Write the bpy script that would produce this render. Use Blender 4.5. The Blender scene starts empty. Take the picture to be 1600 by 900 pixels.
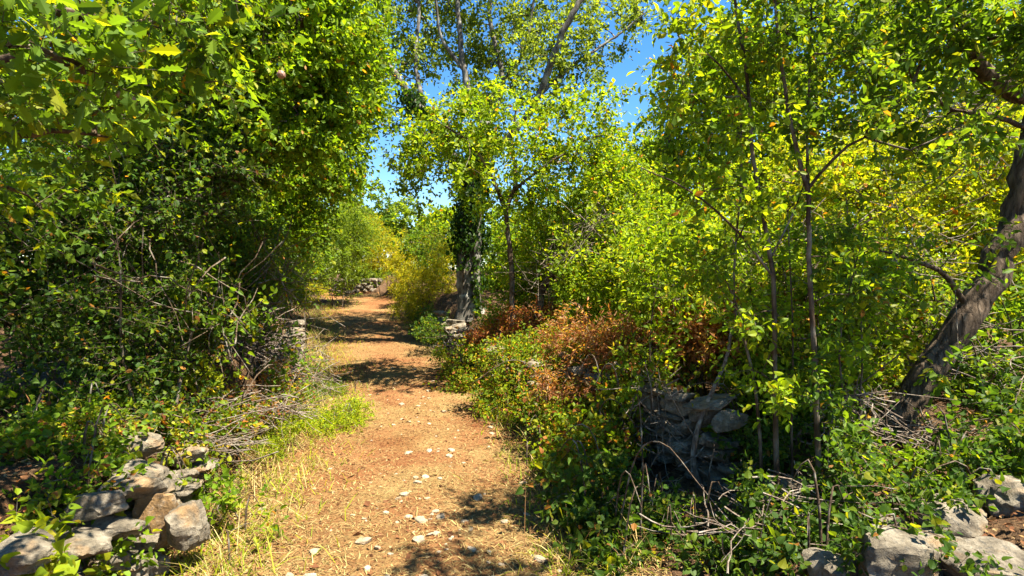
import bpy, bmesh, math, time
import numpy as np
from mathutils import Matrix, Vector
T0 = time.time()

# ------------------------------------------------------------------ camera, sky, sun, exposure
S = bpy.context.scene
COL = S.collection
CZ = 1.6                      # eye height above the path
FPX = 890.0                   # focal length in photo pixels (1600 wide)
cam_d = bpy.data.cameras.new('camera'); cam = bpy.data.objects.new('camera', cam_d); COL.objects.link(cam)
cam_d.sensor_width = 36.0; cam_d.lens = 36.0 * FPX / 1600.0; cam_d.clip_start = 0.05; cam_d.clip_end = 2000
cam.location = (0, 0, CZ); cam.rotation_euler = (math.radians(90.0 - 0.64), 0, 0)
S.camera = cam

TO_SUN = np.array([0.37, -0.22, 0.90]); TO_SUN /= np.linalg.norm(TO_SUN)
SUN_EL = math.asin(TO_SUN[2]); SUN_AZ = math.atan2(TO_SUN[0], TO_SUN[1])
w = bpy.data.worlds.new('World'); S.world = w; w.use_nodes = True
nt = w.node_tree; nt.nodes.clear()
sky = nt.nodes.new('ShaderNodeTexSky'); sky.sky_type = 'NISHITA'; sky.sun_disc = False
sky.sun_elevation = SUN_EL; sky.sun_rotation = SUN_AZ; sky.air_density = 1.0; sky.dust_density = 0.0; sky.ozone_density = 1.6
bg = nt.nodes.new('ShaderNodeBackground'); bg.inputs[1].default_value = 0.06
out = nt.nodes.new('ShaderNodeOutputWorld')
hs = nt.nodes.new('ShaderNodeHueSaturation'); hs.inputs['Saturation'].default_value = 1.35; hs.inputs['Hue'].default_value = 0.503
nt.links.new(sky.outputs[0], hs.inputs['Color']); nt.links.new(hs.outputs[0], bg.inputs[0]); nt.links.new(bg.outputs[0], out.inputs[0])
sun_d = bpy.data.lights.new('sun', 'SUN'); sun = bpy.data.objects.new('sun', sun_d); COL.objects.link(sun)
sun_d.energy = 5.0; sun_d.angle = math.radians(0.53); sun_d.color = (1.0, 0.93, 0.80)
sun.rotation_euler = Vector(TO_SUN).to_track_quat('Z', 'Y').to_euler()
S.view_settings.view_transform = 'Standard'; S.view_settings.look = 'None'
S.view_settings.exposure = 2.25; S.view_settings.gamma = 1.0; S.view_settings.use_curve_mapping = False
S.render.engine = 'CYCLES'
S.cycles.max_bounces = 7; S.cycles.diffuse_bounces = 4; S.cycles.transmission_bounces = 4; S.cycles.glossy_bounces = 2
S.cycles.use_denoising = True

# ------------------------------------------------------------------ helpers
RNG = np.random.default_rng(11)
def P(px, py, d):
    return np.array([(px - 800) / FPX * d, d, CZ + (440 - py) / FPX * d])
def nrm(v):
    return v / np.maximum(np.linalg.norm(v, axis=-1, keepdims=True), 1e-9)
def sstep(x):
    x = np.clip(x, 0, 1); return x * x * (3 - 2 * x)
def vnoise(x, y, s=0):
    """smooth 2-D value noise in -1..1"""
    xi = np.floor(x).astype(np.int64); yi = np.floor(y).astype(np.int64); fx = x - xi; fy = y - yi
    fx = fx * fx * (3 - 2 * fx); fy = fy * fy * (3 - 2 * fy)
    def h(a, b):
        n = (a * 374761393 + b * 668265263 + s * 974634) & 0xffffffff
        n = ((n ^ (n >> 13)) * 1274126177) & 0xffffffff
        return ((n ^ (n >> 16)) & 0xffff) / 32767.5 - 1
    return (h(xi, yi) * (1 - fx) + h(xi + 1, yi) * fx) * (1 - fy) + (h(xi, yi + 1) * (1 - fx) + h(xi + 1, yi + 1) * fx) * fy

def mesh_np(name, V, T, mats, col=None, smooth=False):
    V = np.asarray(V, np.float32); T = np.asarray(T, np.int32)
    me = bpy.data.meshes.new(name)
    me.vertices.add(len(V)); me.vertices.foreach_set('co', V.ravel())
    me.loops.add(len(T) * 3); me.loops.foreach_set('vertex_index', T.ravel())
    me.polygons.add(len(T)); me.polygons.foreach_set('loop_start', np.arange(0, len(T) * 3, 3, dtype=np.int32))
    me.polygons.foreach_set('use_smooth', np.full(len(T), bool(smooth)))
    if col is not None:
        a = me.attributes.new('col', 'FLOAT_COLOR', 'FACE')
        c = np.ones((len(T), 4), np.float32); c[:, :3] = col
        a.data.foreach_set('color', c.ravel())
    me.update(calc_edges=True)
    for m in (mats if isinstance(mats, (list, tuple)) else [mats]):
        me.materials.append(m)
    return me
TRIS = [0]
def link(name, data, parent=None, loc=None):
    o = bpy.data.objects.new(name, data); COL.objects.link(o)
    if parent is not None: o.parent = parent
    if loc is not None: o.location = loc
    return o
def mobj(name, V, T, mat, parent=None, base=None, col=None, smooth=False):
    V = np.asarray(V, float)
    if base is not None: V = V - base
    TRIS[0] += len(T)
    return link(name, mesh_np(name, V, T, mat, col, smooth), parent)
def thing(name, label, cat, base, group=None):
    o = link(name, None, None, tuple(float(b) for b in base)); o['label'] = label; o['category'] = cat
    o.empty_display_size = 0.1
    if group: o['group'] = group
    return o
def merge(lst):
    Vs, Ts, n = [], [], 0
    for V, T in lst:
        Vs.append(V); Ts.append(T + n); n += len(V)
    return np.concatenate(Vs), np.concatenate(Ts)

def tube(pts, rad, k=6, knob=0.0, cap=True, rng=None):
    pts = np.asarray(pts, float); n = len(pts); rad = np.broadcast_to(np.asarray(rad, float), (n,))
    t = np.gradient(pts, axis=0); t = nrm(t)
    ref = np.array([0.31, 0.95, 0.05]) if abs(t[0][2]) > 0.5 else np.array([0.1, 0.2, 0.97])
    a = nrm(np.cross(t, ref)); b = np.cross(t, a)
    an = np.arange(k) * 2 * math.pi / k
    rr = rad[:, None] * np.ones(k)
    if knob and rng is not None: rr = rr * (1 + knob * rng.normal(0, 1, (n, k)))
    V = pts[:, None, :] + rr[..., None] * (np.cos(an)[None, :, None] * a[:, None, :] + np.sin(an)[None, :, None] * b[:, None, :])
    V = V.reshape(-1, 3)
    i = np.arange(n - 1)[:, None] * k; j = np.arange(k)[None, :]; j2 = (j + 1) % k
    q = np.stack([i + j, i + j2, i + k + j2, i + k + j], -1).reshape(-1, 4)
    T = np.concatenate([q[:, [0, 1, 2]], q[:, [0, 2, 3]]])
    if cap:
        V = np.concatenate([V, [pts[-1] + t[-1] * rad[-1] * 0.6]]); e = (n - 1) * k
        T = np.concatenate([T, np.stack([e + j[0], e + j2[0], np.full(k, n * k)], -1)])
    return V, T
def spline(pts, n):
    """smooth resample of a polyline (Catmull-Rom)"""
    p = np.asarray(pts, float)
    if len(p) == 2: return p[0] + (p[1] - p[0]) * np.linspace(0, 1, n)[:, None]
    q = np.concatenate([[2 * p[0] - p[1]], p, [2 * p[-1] - p[-2]]])
    u = np.linspace(0, len(p) - 1 - 1e-6, n); i = u.astype(int); f = (u - i)[:, None]
    a, b, c, d = q[i], q[i + 1], q[i + 2], q[i + 3]
    return 0.5 * (2 * b + (c - a) * f + (2 * a - 5 * b + 4 * c - d) * f ** 2 + (3 * b - a - 3 * c + d) * f ** 3)
def prisms(p0, p1, r):
    """many thin 3-sided twigs at once"""
    d = nrm(p1 - p0); ref = np.where(np.abs(d[:, 2:3]) > 0.7, [[1., 0, 0]], [[0, 0, 1.]])
    a = nrm(np.cross(d, ref)); b = np.cross(d, a); m = len(p0)
    V = np.empty((m, 6, 3)); r = np.broadcast_to(np.asarray(r, float), (m,))[:, None]
    for k in range(3):
        o = math.cos(k * 2.0944) * a + math.sin(k * 2.0944) * b
        V[:, k] = p0 + o * r; V[:, 3 + k] = p1 + o * r * 0.5
    f = np.array([[0, 1, 4], [0, 4, 3], [1, 2, 5], [1, 5, 4], [2, 0, 3], [2, 3, 5]])
    return V.reshape(-1, 3), (f[None] + (np.arange(m) * 6)[:, None, None]).reshape(-1, 3)

# ------------------------------------------------------------------ materials
def newmat(name):
    m = bpy.data.materials.new(name); m.use_nodes = True; t = m.node_tree; t.nodes.clear()
    return m, t, t.nodes.new('ShaderNodeOutputMaterial')
def N(t, ty, **kw):
    n = t.nodes.new(ty)
    for k, v in kw.items():
        if k.startswith('i_'): n.inputs[int(k[2:]) if k[2:].isdigit() else k[2:].replace('_', ' ')].default_value = v
        else: setattr(n, k, v)
    return n
def ramp(t, fac, stops):
    r = t.nodes.new('ShaderNodeValToRGB'); e = r.color_ramp.elements
    while len(e) > len(stops): e.remove(e[-1])
    while len(e) < len(stops): e.new(0.5)
    for x, (p, c) in zip(e, stops): x.position = p; x.color = (*c, 1)
    t.links.new(fac, r.inputs[0]); return r.outputs[0]

def leaf_material(name, trans=0.52, rough=0.5, spec=0.14, tcol=(2.0, 1.85, 0.5)):
    m, t, o = newmat(name); L = t.links.new
    at = N(t, 'ShaderNodeAttribute', attribute_name='col')
    p = N(t, 'ShaderNodeBsdfPrincipled'); p.inputs['Roughness'].default_value = rough
    p.inputs['Specular IOR Level'].default_value = spec
    L(at.outputs['Color'], p.inputs['Base Color'])
    tr = N(t, 'ShaderNodeBsdfTranslucent')
    mul = N(t, 'ShaderNodeMix', data_type='RGBA', blend_type='MULTIPLY'); mul.inputs[0].default_value = 1.0
    mul.inputs[7].default_value = (*tcol, 1); L(at.outputs['Color'], mul.inputs[6]); L(mul.outputs[2], tr.inputs[0])
    mx = N(t, 'ShaderNodeMixShader'); mx.inputs[0].default_value = trans
    L(p.outputs[0], mx.inputs[1]); L(tr.outputs[0], mx.inputs[2]); L(mx.outputs[0], o.inputs[0])
    return m
M_LEAF = leaf_material('leaf')
M_LITTER = leaf_material('litter', 0.15, 0.8, 0.1, (1.2, 1.1, 0.9))

def bark_material(name, c1, c2, c3, scale=1.0, moss=0.0):
    m, t, o = newmat(name); L = t.links.new
    tc = N(t, 'ShaderNodeTexCoord'); mp = N(t, 'ShaderNodeMapping'); mp.inputs['Scale'].default_value = (18 * scale, 18 * scale, 4.5 * scale)
    L(tc.outputs['Object'], mp.inputs[0])
    n1 = N(t, 'ShaderNodeTexNoise', i_Scale=1.0, i_Detail=7.0, i_Roughness=0.65); L(mp.outputs[0], n1.inputs['Vector'])
    n2 = N(t, 'ShaderNodeTexNoise', i_Scale=5.0 * scale, i_Detail=5.0); L(tc.outputs['Object'], n2.inputs['Vector'])
    base = ramp(t, n1.outputs[0], [(0.32, c1), (0.5, c2), (0.68, c3)])
    pat = ramp(t, n2.outputs[0], [(0.5, (0, 0, 0)), (0.66, (1, 1, 1))])
    mx = N(t, 'ShaderNodeMix', data_type='RGBA'); L(pat, mx.inputs[0]); L(base, mx.inputs[6]); mx.inputs[7].default_value = (*[0.6 * a + 0.4 * b for a, b in zip(c3, (0.3, 0.3, 0.25))], 1)
    p = N(t, 'ShaderNodeBsdfPrincipled'); p.inputs['Roughness'].default_value = 0.9; p.inputs['Specular IOR Level'].default_value = 0.15
    L(mx.outputs[2], p.inputs['Base Color'])
    bp = N(t, 'ShaderNodeBump', i_Strength=0.8, i_Distance=0.02); L(n1.outputs[0], bp.inputs['Height']); L(bp.outputs[0], p.inputs['Normal'])
    L(p.outputs[0], o.inputs[0]); return m
M_BARK = bark_material('bark_grey', (0.03, 0.026, 0.02), (0.09, 0.079, 0.063), (0.19, 0.172, 0.14))
M_BARKB = bark_material('bark_brown', (0.018, 0.011, 0.006), (0.058, 0.037, 0.021), (0.125, 0.088, 0.055))
def cracked_bark(name):
    m, t, o = newmat(name); L = t.links.new
    tc = N(t, 'ShaderNodeTexCoord'); mp = N(t, 'ShaderNodeMapping'); mp.inputs['Scale'].default_value = (34, 34, 8); mp.inputs['Rotation'].default_value = (0, math.radians(-32), 0)
    L(tc.outputs['Object'], mp.inputs[0])
    nz = N(t, 'ShaderNodeTexNoise', i_Scale=1.2, i_Detail=6.0, i_Roughness=.7); L(mp.outputs[0], nz.inputs['Vector'])
    mxv = N(t, 'ShaderNodeMix', data_type='RGBA'); mxv.inputs[0].default_value = .6; L(mp.outputs[0], mxv.inputs[6]); L(nz.outputs['Color'], mxv.inputs[7])
    vo = N(t, 'ShaderNodeTexVoronoi', feature='DISTANCE_TO_EDGE', i_Scale=1.3); L(mxv.outputs[2], vo.inputs['Vector'])
    crack = ramp(t, vo.outputs['Distance'], [(0.0, (0, 0, 0)), (0.28, (1, 1, 1))])
    base = ramp(t, nz.outputs[0], [(.3, (.07, .048, .030)), (.55, (.135, .098, .064)), (.75, (.23, .18, .13))])
    mx = N(t, 'ShaderNodeMix', data_type='RGBA', blend_type='MULTIPLY'); mx.inputs[0].default_value = .4; L(base, mx.inputs[6]); L(crack, mx.inputs[7])
    p = N(t, 'ShaderNodeBsdfPrincipled'); p.inputs['Roughness'].default_value = .95; p.inputs['Specular IOR Level'].default_value = .1; L(mx.outputs[2], p.inputs['Base Color'])
    bp = N(t, 'ShaderNodeBump', i_Strength=.8, i_Distance=.018); L(crack, bp.inputs['Height'])
    b2 = N(t, 'ShaderNodeBump', i_Strength=.7, i_Distance=.02); L(nz.outputs[0], b2.inputs['Height']); L(bp.outputs[0], b2.inputs['Normal']); L(b2.outputs[0], p.inputs['Normal'])
    L(p.outputs[0], o.inputs[0]); return m
M_CRACK = cracked_bark('bark_cracked')
M_TWIG = bark_material('bark_twig', (0.03, 0.019, 0.011), (0.07, 0.046, 0.027), (0.125, 0.088, 0.055), 3)
M_DEAD = bark_material('dead_wood', (0.060, 0.041, 0.029), (0.132, 0.098, 0.070), (0.230, 0.180, 0.133), 3)

def rock_material(name, c1, c2, c3, lichen=(0.05, 0.05, 0.045), ochre=0.25):
    m, t, o = newmat(name); L = t.links.new
    tc = N(t, 'ShaderNodeNewGeometry'); oi = N(t, 'ShaderNodeObjectInfo')
    ad = N(t, 'ShaderNodeVectorMath', operation='MULTIPLY_ADD'); L(oi.outputs['Random'], ad.inputs[0]); ad.inputs[1].default_value = (37, 19, 53); L(tc.outputs['Position'], ad.inputs[2])
    n1 = N(t, 'ShaderNodeTexNoise', i_Scale=11.0, i_Detail=9.0, i_Roughness=0.72); L(ad.outputs[0], n1.inputs['Vector'])
    n2 = N(t, 'ShaderNodeTexNoise', i_Scale=34.0, i_Detail=6.0, i_Roughness=0.7); L(ad.outputs[0], n2.inputs['Vector'])
    n3 = N(t, 'ShaderNodeTexNoise', i_Scale=6.0, i_Detail=5.0); L(ad.outputs[0], n3.inputs['Vector'])
    base = ramp(t, n1.outputs[0], [(0.3, c1), (0.5, c2), (0.7, c3)])
    k1 = ramp(t, n2.outputs[0], [(0.54, (0, 0, 0)), (0.66, (0.8, 0.8, 0.8))])
    mx = N(t, 'ShaderNodeMix', data_type='RGBA'); L(k1, mx.inputs[0]); L(base, mx.inputs[6]); mx.inputs[7].default_value = (*lichen, 1)
    k2 = ramp(t, n3.outputs[0], [(0.55, (0, 0, 0)), (0.7, (ochre * 2, ochre * 2, ochre * 2))])
    m2 = N(t, 'ShaderNodeMix', data_type='RGBA'); L(k2, m2.inputs[0]); L(mx.outputs[2], m2.inputs[6]); m2.inputs[7].default_value = (0.36, 0.20, 0.07, 1)
    p = N(t, 'ShaderNodeBsdfPrincipled'); p.inputs['Roughness'].default_value = 0.85; p.inputs['Specular IOR Level'].default_value = 0.25
    L(m2.outputs[2], p.inputs['Base Color'])
    bp = N(t, 'ShaderNodeBump', i_Strength=0.9, i_Distance=0.012); L(n2.outputs[0], bp.inputs['Height'])
    bp2 = N(t, 'ShaderNodeBump', i_Strength=0.9, i_Distance=0.05); L(n1.outputs[0], bp2.inputs['Height']); L(bp.outputs[0], bp2.inputs['Normal'])
    L(bp2.outputs[0], p.inputs['Normal']); L(p.outputs[0], o.inputs[0]); return m
M_ROCK = rock_material('limestone', (0.044, 0.034, 0.022), (0.168, 0.139, 0.095), (0.320, 0.277, 0.203))
M_ROCKO = rock_material('ochre_stone', (0.112, 0.070, 0.038), (0.240, 0.140, 0.053), (0.336, 0.265, 0.180), (0.128, 0.094, 0.068), 0.45)
M_PEB = rock_material('path_stone', (0.234, 0.167, 0.102), (0.359, 0.289, 0.190), (0.452, 0.380, 0.265), (0.203, 0.129, 0.075), 0.2)

def soil_material(name, stops, scale=1.0, straw=(0.36, 0.25, 0.11), straw_amt=0.55):
    m, t, o = newmat(name); L = t.links.new
    tc = N(t, 'ShaderNodeTexCoord')
    n1 = N(t, 'ShaderNodeTexNoise', i_Scale=1.3 * scale, i_Detail=8.0, i_Roughness=0.65); L(tc.outputs['Object'], n1.inputs['Vector'])
    n2 = N(t, 'ShaderNodeTexNoise', i_Scale=38.0 * scale, i_Detail=5.0, i_Roughness=0.7); L(tc.outputs['Object'], n2.inputs['Vector'])
    n3 = N(t, 'ShaderNodeTexVoronoi', i_Scale=55.0 * scale); L(tc.outputs['Object'], n3.inputs['Vector'])
    n4 = N(t, 'ShaderNodeTexNoise', i_Scale=0.9 * scale, i_Detail=5.0, i_Roughness=0.6, i_Distortion=0.4); L(tc.outputs['Object'], n4.inputs['Vector'])
    base = ramp(t, n2.outputs[0], stops)
    mxs = N(t, 'ShaderNodeMath', operation='ADD'); L(n4.outputs[0], mxs.inputs[0])
    sc = N(t, 'ShaderNodeMath', operation='MULTIPLY_ADD'); L(n2.outputs[0], sc.inputs[0]); sc.inputs[1].default_value = 0.5; sc.inputs[2].default_value = -0.25
    L(sc.outputs[0], mxs.inputs[1])
    k = ramp(t, mxs.outputs[0], [(0.42, (0, 0, 0)), (0.66, (straw_amt,) * 3)])
    mx = N(t, 'ShaderNodeMix', data_type='RGBA'); L(k, mx.inputs[0]); L(base, mx.inputs[6]); mx.inputs[7].default_value = (*straw, 1)
    vr = ramp(t, n3.outputs['Color'], [(0.0, (0.62, 0.62, 0.62)), (1.0, (1.25, 1.2, 1.15))])
    m2 = N(t, 'ShaderNodeMix', data_type='RGBA', blend_type='MULTIPLY'); m2.inputs[0].default_value = 0.8; L(mx.outputs[2], m2.inputs[6]); L(vr, m2.inputs[7])
    worn = ramp(t, n1.outputs[0], [(0.34, (0.72, 0.58, 0.50)), (0.48, (0.97, 0.92, 0.88)), (0.64, (1.12, 1.14, 1.12))])
    m3 = N(t, 'ShaderNodeMix', data_type='RGBA', blend_type='MULTIPLY'); m3.inputs[0].default_value = 0.9; L(m2.outputs[2], m3.inputs[6]); L(worn, m3.inputs[7])
    p = N(t, 'ShaderNodeBsdfPrincipled'); p.inputs['Roughness'].default_value = 0.95; p.inputs['Specular IOR Level'].default_value = 0.1
    L(m3.outputs[2], p.inputs['Base Color'])
    bp = N(t, 'ShaderNodeBump', i_Strength=0.9, i_Distance=0.045); L(n2.outputs[0], bp.inputs['Height'])
    L(bp.outputs[0], p.inputs['Normal']); L(p.outputs[0], o.inputs[0]); return m
M_PATH = soil_material('path_soil', [(0.3, (0.122, 0.052, 0.020)), (0.5, (0.198, 0.091, 0.036)), (0.72, (0.262, 0.146, 0.063))], straw=(0.251, 0.195, 0.077), straw_amt=.75)
M_SOIL = soil_material('woodland_soil', [(0.3, (0.038, 0.022, 0.012)), (0.5, (0.083, 0.049, 0.026)), (0.72, (0.143, 0.090, 0.049))], straw=(0.165, 0.105, 0.053), straw_amt=0.4)

# ------------------------------------------------------------------ terrain
def pc(y): return np.interp(y, [-5, 0, 3.2, 5, 8, 11, 14, 18, 22, 26, 32], [-.35, -.5, -.70, -.90, -1.50, -2.5, -3.65, -4.75, -6.4, -9, -14])
def pz(y): return np.interp(y, [-5, 3, 8, 11, 14, 18, 22, 40, 80], [0, 0, .08, .30, .64, .98, 1.15, 1.6, 2.0])
def wl(y): return np.interp(y, [-5, 2, 3.2, 5, 7, 9, 11, 14, 18, 22, 40], [-1.95, -2.0, -2.1, -2.55, -3.05, -3.5, -4.2, -5.4, -6.6, -8.6, -22])
def wr(y): return np.interp(y, [-5, 2, 3, 3.8, 4.7, 6, 8, 11, 14, 18, 22, 40], [2.3, 2.25, 1.95, 1.6, 1.2, .55, -.2, -1.15, -2.2, -3.4, -5, -12])
def gz(x, y):
    x = np.asarray(x, float); y = np.asarray(y, float)
    z = pz(y); dl = wl(y) - x; dr = x - wr(y)
    z = z + 0.52 * sstep((dl + 0.02) / 0.35) + 0.10 * np.clip(dl, 0, 6)
    z = z + np.interp(y, [2, 3.2, 4.4, 7], [.16, .26, .38, .5]) * sstep((dr + 0.02) / 0.35) + 0.035 * np.clip(dr, 0, 8)
    z = z + 0.16 * sstep((x - (pc(y) + 1.0)) / 1.0) + 0.10 * sstep(((pc(y) - 1.0) - x) / 0.8)
    z = z + 0.17 * sstep((x - 1.0) / 0.5) * sstep((3.1 - y) / 0.6) * sstep((y - 0.5) / 1.0)
    z = z + 0.03 * vnoise(x * 1.7, y * 1.7, 1) + 0.012 * vnoise(x * 6, y * 6, 2)
    z = z + 0.05 * sstep((np.abs(x - pc(y)) - 1.0) / 0.6) * vnoise(x * 3, y * 3, 3)
    return z
def axis(lo, a, b, hi, step):
    core = np.arange(a, b + 1e-6, step); k = np.geomspace(step, 1, 1)
    up, d = [], step
    v = b
    while v < hi: d *= 1.22; v += d; up.append(v)
    dn, d, v = [], step, a
    while v > lo: d *= 1.22; v -= d; dn.append(v)
    return np.concatenate([dn[::-1], core, up])
gx = axis(-300, -5.5, 4.0, 300, 0.085); gy = axis(-60, 1.6, 13, 500, 0.095)
XX, YY = np.meshgrid(gx, gy)
V = np.stack([XX, YY, gz(XX, YY)], -1).reshape(-1, 3)
def gridT(nx, ny):
    i = np.arange(ny - 1)[:, None] * nx; j = np.arange(nx - 1)[None, :]
    q = np.stack([i + j, i + j + 1, i + nx + j + 1, i + nx + j], -1).reshape(-1, 4)
    return np.concatenate([q[:, [0, 1, 2]], q[:, [0, 2, 3]]])
g = mobj('ground', V, gridT(len(gx), len(gy)), M_SOIL, smooth=True); g['kind'] = 'structure'
py_ = np.concatenate([np.arange(-1, 13, 0.07), np.arange(13, 30, 0.25)])
pu = np.linspace(-1, 1, 41)
wid = 1.12 + 0.10 * vnoise(py_ * 1.3, py_ * 0, 5) + 0.06 * vnoise(py_ * 4, py_ * 0, 6)
wid2 = 1.10 + 0.12 * vnoise(py_ * 1.1, py_ * 0 + 9, 5) + 0.06 * vnoise(py_ * 4, py_ * 0 + 9, 6)
PX = pc(py_)[:, None] + np.where(pu[None] < 0, pu[None] * wid[:, None], pu[None] * wid2[:, None]); PY = np.repeat(py_[:, None], 41, 1)
# sample the ground sheet itself (bilinear) so the path never dips under it
def ground_sheet(x, y):
    i = np.clip(np.searchsorted(gx, x) - 1, 0, len(gx) - 2); j = np.clip(np.searchsorted(gy, y) - 1, 0, len(gy) - 2)
    Z = V[:, 2].reshape(len(gy), len(gx)); fx = (x - gx[i]) / (gx[i + 1] - gx[i]); fy = (y - gy[j]) / (gy[j + 1] - gy[j])
    return (Z[j, i] * (1 - fx) + Z[j, i + 1] * fx) * (1 - fy) + (Z[j + 1, i] * (1 - fx) + Z[j + 1, i + 1] * fx) * fy
PZ = ground_sheet(PX, PY) + 0.012 - 0.02 * (np.abs(pu)[None] > 0.99)
path = mobj('path', np.stack([PX, PY, PZ], -1).reshape(-1, 3), gridT(41, len(py_)), M_PATH, smooth=True); path['kind'] = 'structure'

# ------------------------------------------------------------------ leaves
def half_leaf(out, fold=0.12, curl=0.10):
    """a leaf of unit length along x, folded on its midrib, from half an outline [(x, halfwidth)]"""
    out = np.array(out, float); n = len(out); xs = out[:, 0]
    mid = np.stack([xs, 0 * xs, -curl * (xs - 0.4) ** 2], -1)
    Vv = [mid, np.stack([xs, out[:, 1], mid[:, 2] + fold * out[:, 1] * 2], -1)[1:-1], np.stack([xs, -out[:, 1], mid[:, 2] + fold * out[:, 1] * 2], -1)[1:-1]]
    T = []
    L = lambda i: n + i - 1
    R = lambda i: n + (n - 2) + i - 1
    for i in range(n - 1):
        for side, s in ((L, 1), (R, -1)):
            a, b = (i, i + 1); sa = side(i) if 0 < i < n - 1 else None; sb = side(i + 1) if 0 < i + 1 < n - 1 else None
            if sa is None and sb is not None: tt = [(a, b, sb)]
            elif sa is not None and sb is None: tt = [(a, b, sa)]
            else: tt = [(a, b, sb), (a, sb, sa)]
            T += [x if s > 0 else x[::-1] for x in tt]
    return np.concatenate(Vv), np.array(T)
def simple_leaf(w1, w2, fold):
    Vv = np.array([[0, 0, 0], [.32, w1, fold], [.72, w2, fold * .8], [1, 0, -.06], [.72, -w2, fold * .8], [.32, -w1, fold]])
    return Vv, np.array([[0, 2, 1], [0, 3, 2], [0, 5, 4], [0, 4, 3]])
SHAPES = {
    'far': (np.array([[0, 0, 0], [.5, .36, .07], [1, 0, 0], [.5, -.36, .07]]), np.array([[0, 2, 1], [0, 3, 2]])),
    'ell': simple_leaf(.24, .22, .07), 'ovate': simple_leaf(.36, .27, .07), 'obov': simple_leaf(.22, .34, .06),
    'narrow': simple_leaf(.14, .13, .04), 'farnarrow': (np.array([[0, 0, 0], [.5, .17, .04], [1, 0, 0], [.5, -.17, .04]]), np.array([[0, 2, 1], [0, 3, 2]])),
    'oak': half_leaf([(0, 0), (.10, .03), (.20, .10), (.27, .17), (.33, .09), (.44, .25), (.51, .13), (.63, .29), (.71, .16), (.82, .23), (.90, .12), (1, 0)]),
    'oakmid': half_leaf([(0, 0), (.14, .06), (.30, .20), (.38, .10), (.62, .29), (.72, .15), (1, 0)]),
    'oval': half_leaf([(0, 0), (.08, .05), (.22, .19), (.42, .27), (.64, .25), (.84, .13), (1, 0)], 0.16, 0.25),
    'heart': half_leaf([(0, 0), (.02, .22), (.14, .37), (.30, .40), (.50, .33), (.72, .20), (.88, .08), (1, 0)], 0.12, 0.3),
    'ivy': half_leaf([(0, 0), (.0, .20), (.16, .40), (.34, .24), (.46, .40), (.62, .22), (.82, .12), (1, 0)], 0.1, 0.2),
}
DETAIL = {'oakmid': 'oak', 'farnarrow': 'oval', 'obov': 'oak', 'ell': 'oval', 'ovate': 'heart', 'far': 'oval', 'narrow': 'oval'}
PAL = {   # linear colours, weight
    'fresh':  [((.120, .200, .010), 5), ((.155, .225, .011), 4), ((.075, .135, .010), 4), ((.23, .25, .012), 1.6), ((.34, .16, .02), .2)],
    'oak':    [((.085, .150, .014), 5), ((.115, .180, .014), 4), ((.060, .110, .012), 3), ((.19, .21, .010), 2), ((.32, .17, .02), .2)],
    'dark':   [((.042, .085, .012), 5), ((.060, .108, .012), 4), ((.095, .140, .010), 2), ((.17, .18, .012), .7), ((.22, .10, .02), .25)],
    'lime':   [((.150, .222, .010), 5), ((.195, .248, .011), 4), ((.098, .165, .010), 4), ((.29, .28, .014), 1.0), ((.36, .15, .02), .18)],
    'yellow': [((.195, .235, .010), 5), ((.25, .262, .012), 3), ((.12, .175, .010), 4), ((.38, .31, .02), .9), ((.34, .13, .02), .3)],
    'grey':   [((.120, .165, .026), 5), ((.145, .190, .026), 4), ((.085, .125, .018), 3), ((.19, .22, .022), 1)],
    'willow': [((.120, .175, .018), 5), ((.155, .205, .020), 4), ((.085, .13, .012), 3)],
    'gold':   [((.260, .240, .010), 5), ((.210, .220, .010), 4), ((.33, .26, .015), 2), ((.15, .17, .010), 2)],
    'bramble': [((.085, .145, .010), 5), ((.125, .175, .011), 5), ((.20, .215, .014), 3), ((.34, .25, .02), 1.2), ((.28, .11, .03), 1.0), ((.22, .07, .025), .5)],
    'rust':   [((.29, .125, .048), 5), ((.20, .080, .034), 4), ((.34, .195, .09), 3), ((.15, .14, .02), 2.5), ((.34, .25, .13), 1)],
    'russet': [((.30, .10, .035), 5), ((.23, .07, .026), 4), ((.34, .17, .07), 3), ((.16, .13, .02), 1.5)],
    'weed':   [((.185, .245, .010), 5), ((.24, .27, .011), 4), ((.12, .18, .010), 3), ((.33, .29, .03), 1)],
    'ivy':    [((.018, .045, .006), 5), ((.028, .062, .008), 4), ((.05, .09, .010), 1.5)],
    'straw':  [((0.272, 0.201, 0.073), 6), ((0.336, 0.262, 0.106), 4), ((0.184, 0.115, 0.040), 4), ((0.152, 0.074, 0.026), 3)],
    'litter': [((0.172, 0.078, 0.032), 5), ((0.226, 0.121, 0.045), 4), ((0.125, 0.051, 0.021), 5), ((0.312, 0.211, 0.098), 1.6), ((0.078, 0.035, 0.015), 3)],
}
def pick_cols(pal, n, rng, clus=None):
    cs = np.array([c for c, _ in PAL[pal]]); ws = np.array([x for _, x in PAL[pal]], float); ws /= ws.sum()
    k = rng.choice(len(cs), n, p=ws)
    j = rng.lognormal(0, 0.16, (n, 1))
    if clus is not None: j = j * clus[:, None]
    return cs[k] * j, k
def orient(d, n):
    d = nrm(d); n = nrm(n - (n * d).sum(-1, keepdims=True) * d); y = np.cross(n, d)
    return np.stack([d, y, n], -1)          # columns: x y z
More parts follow.
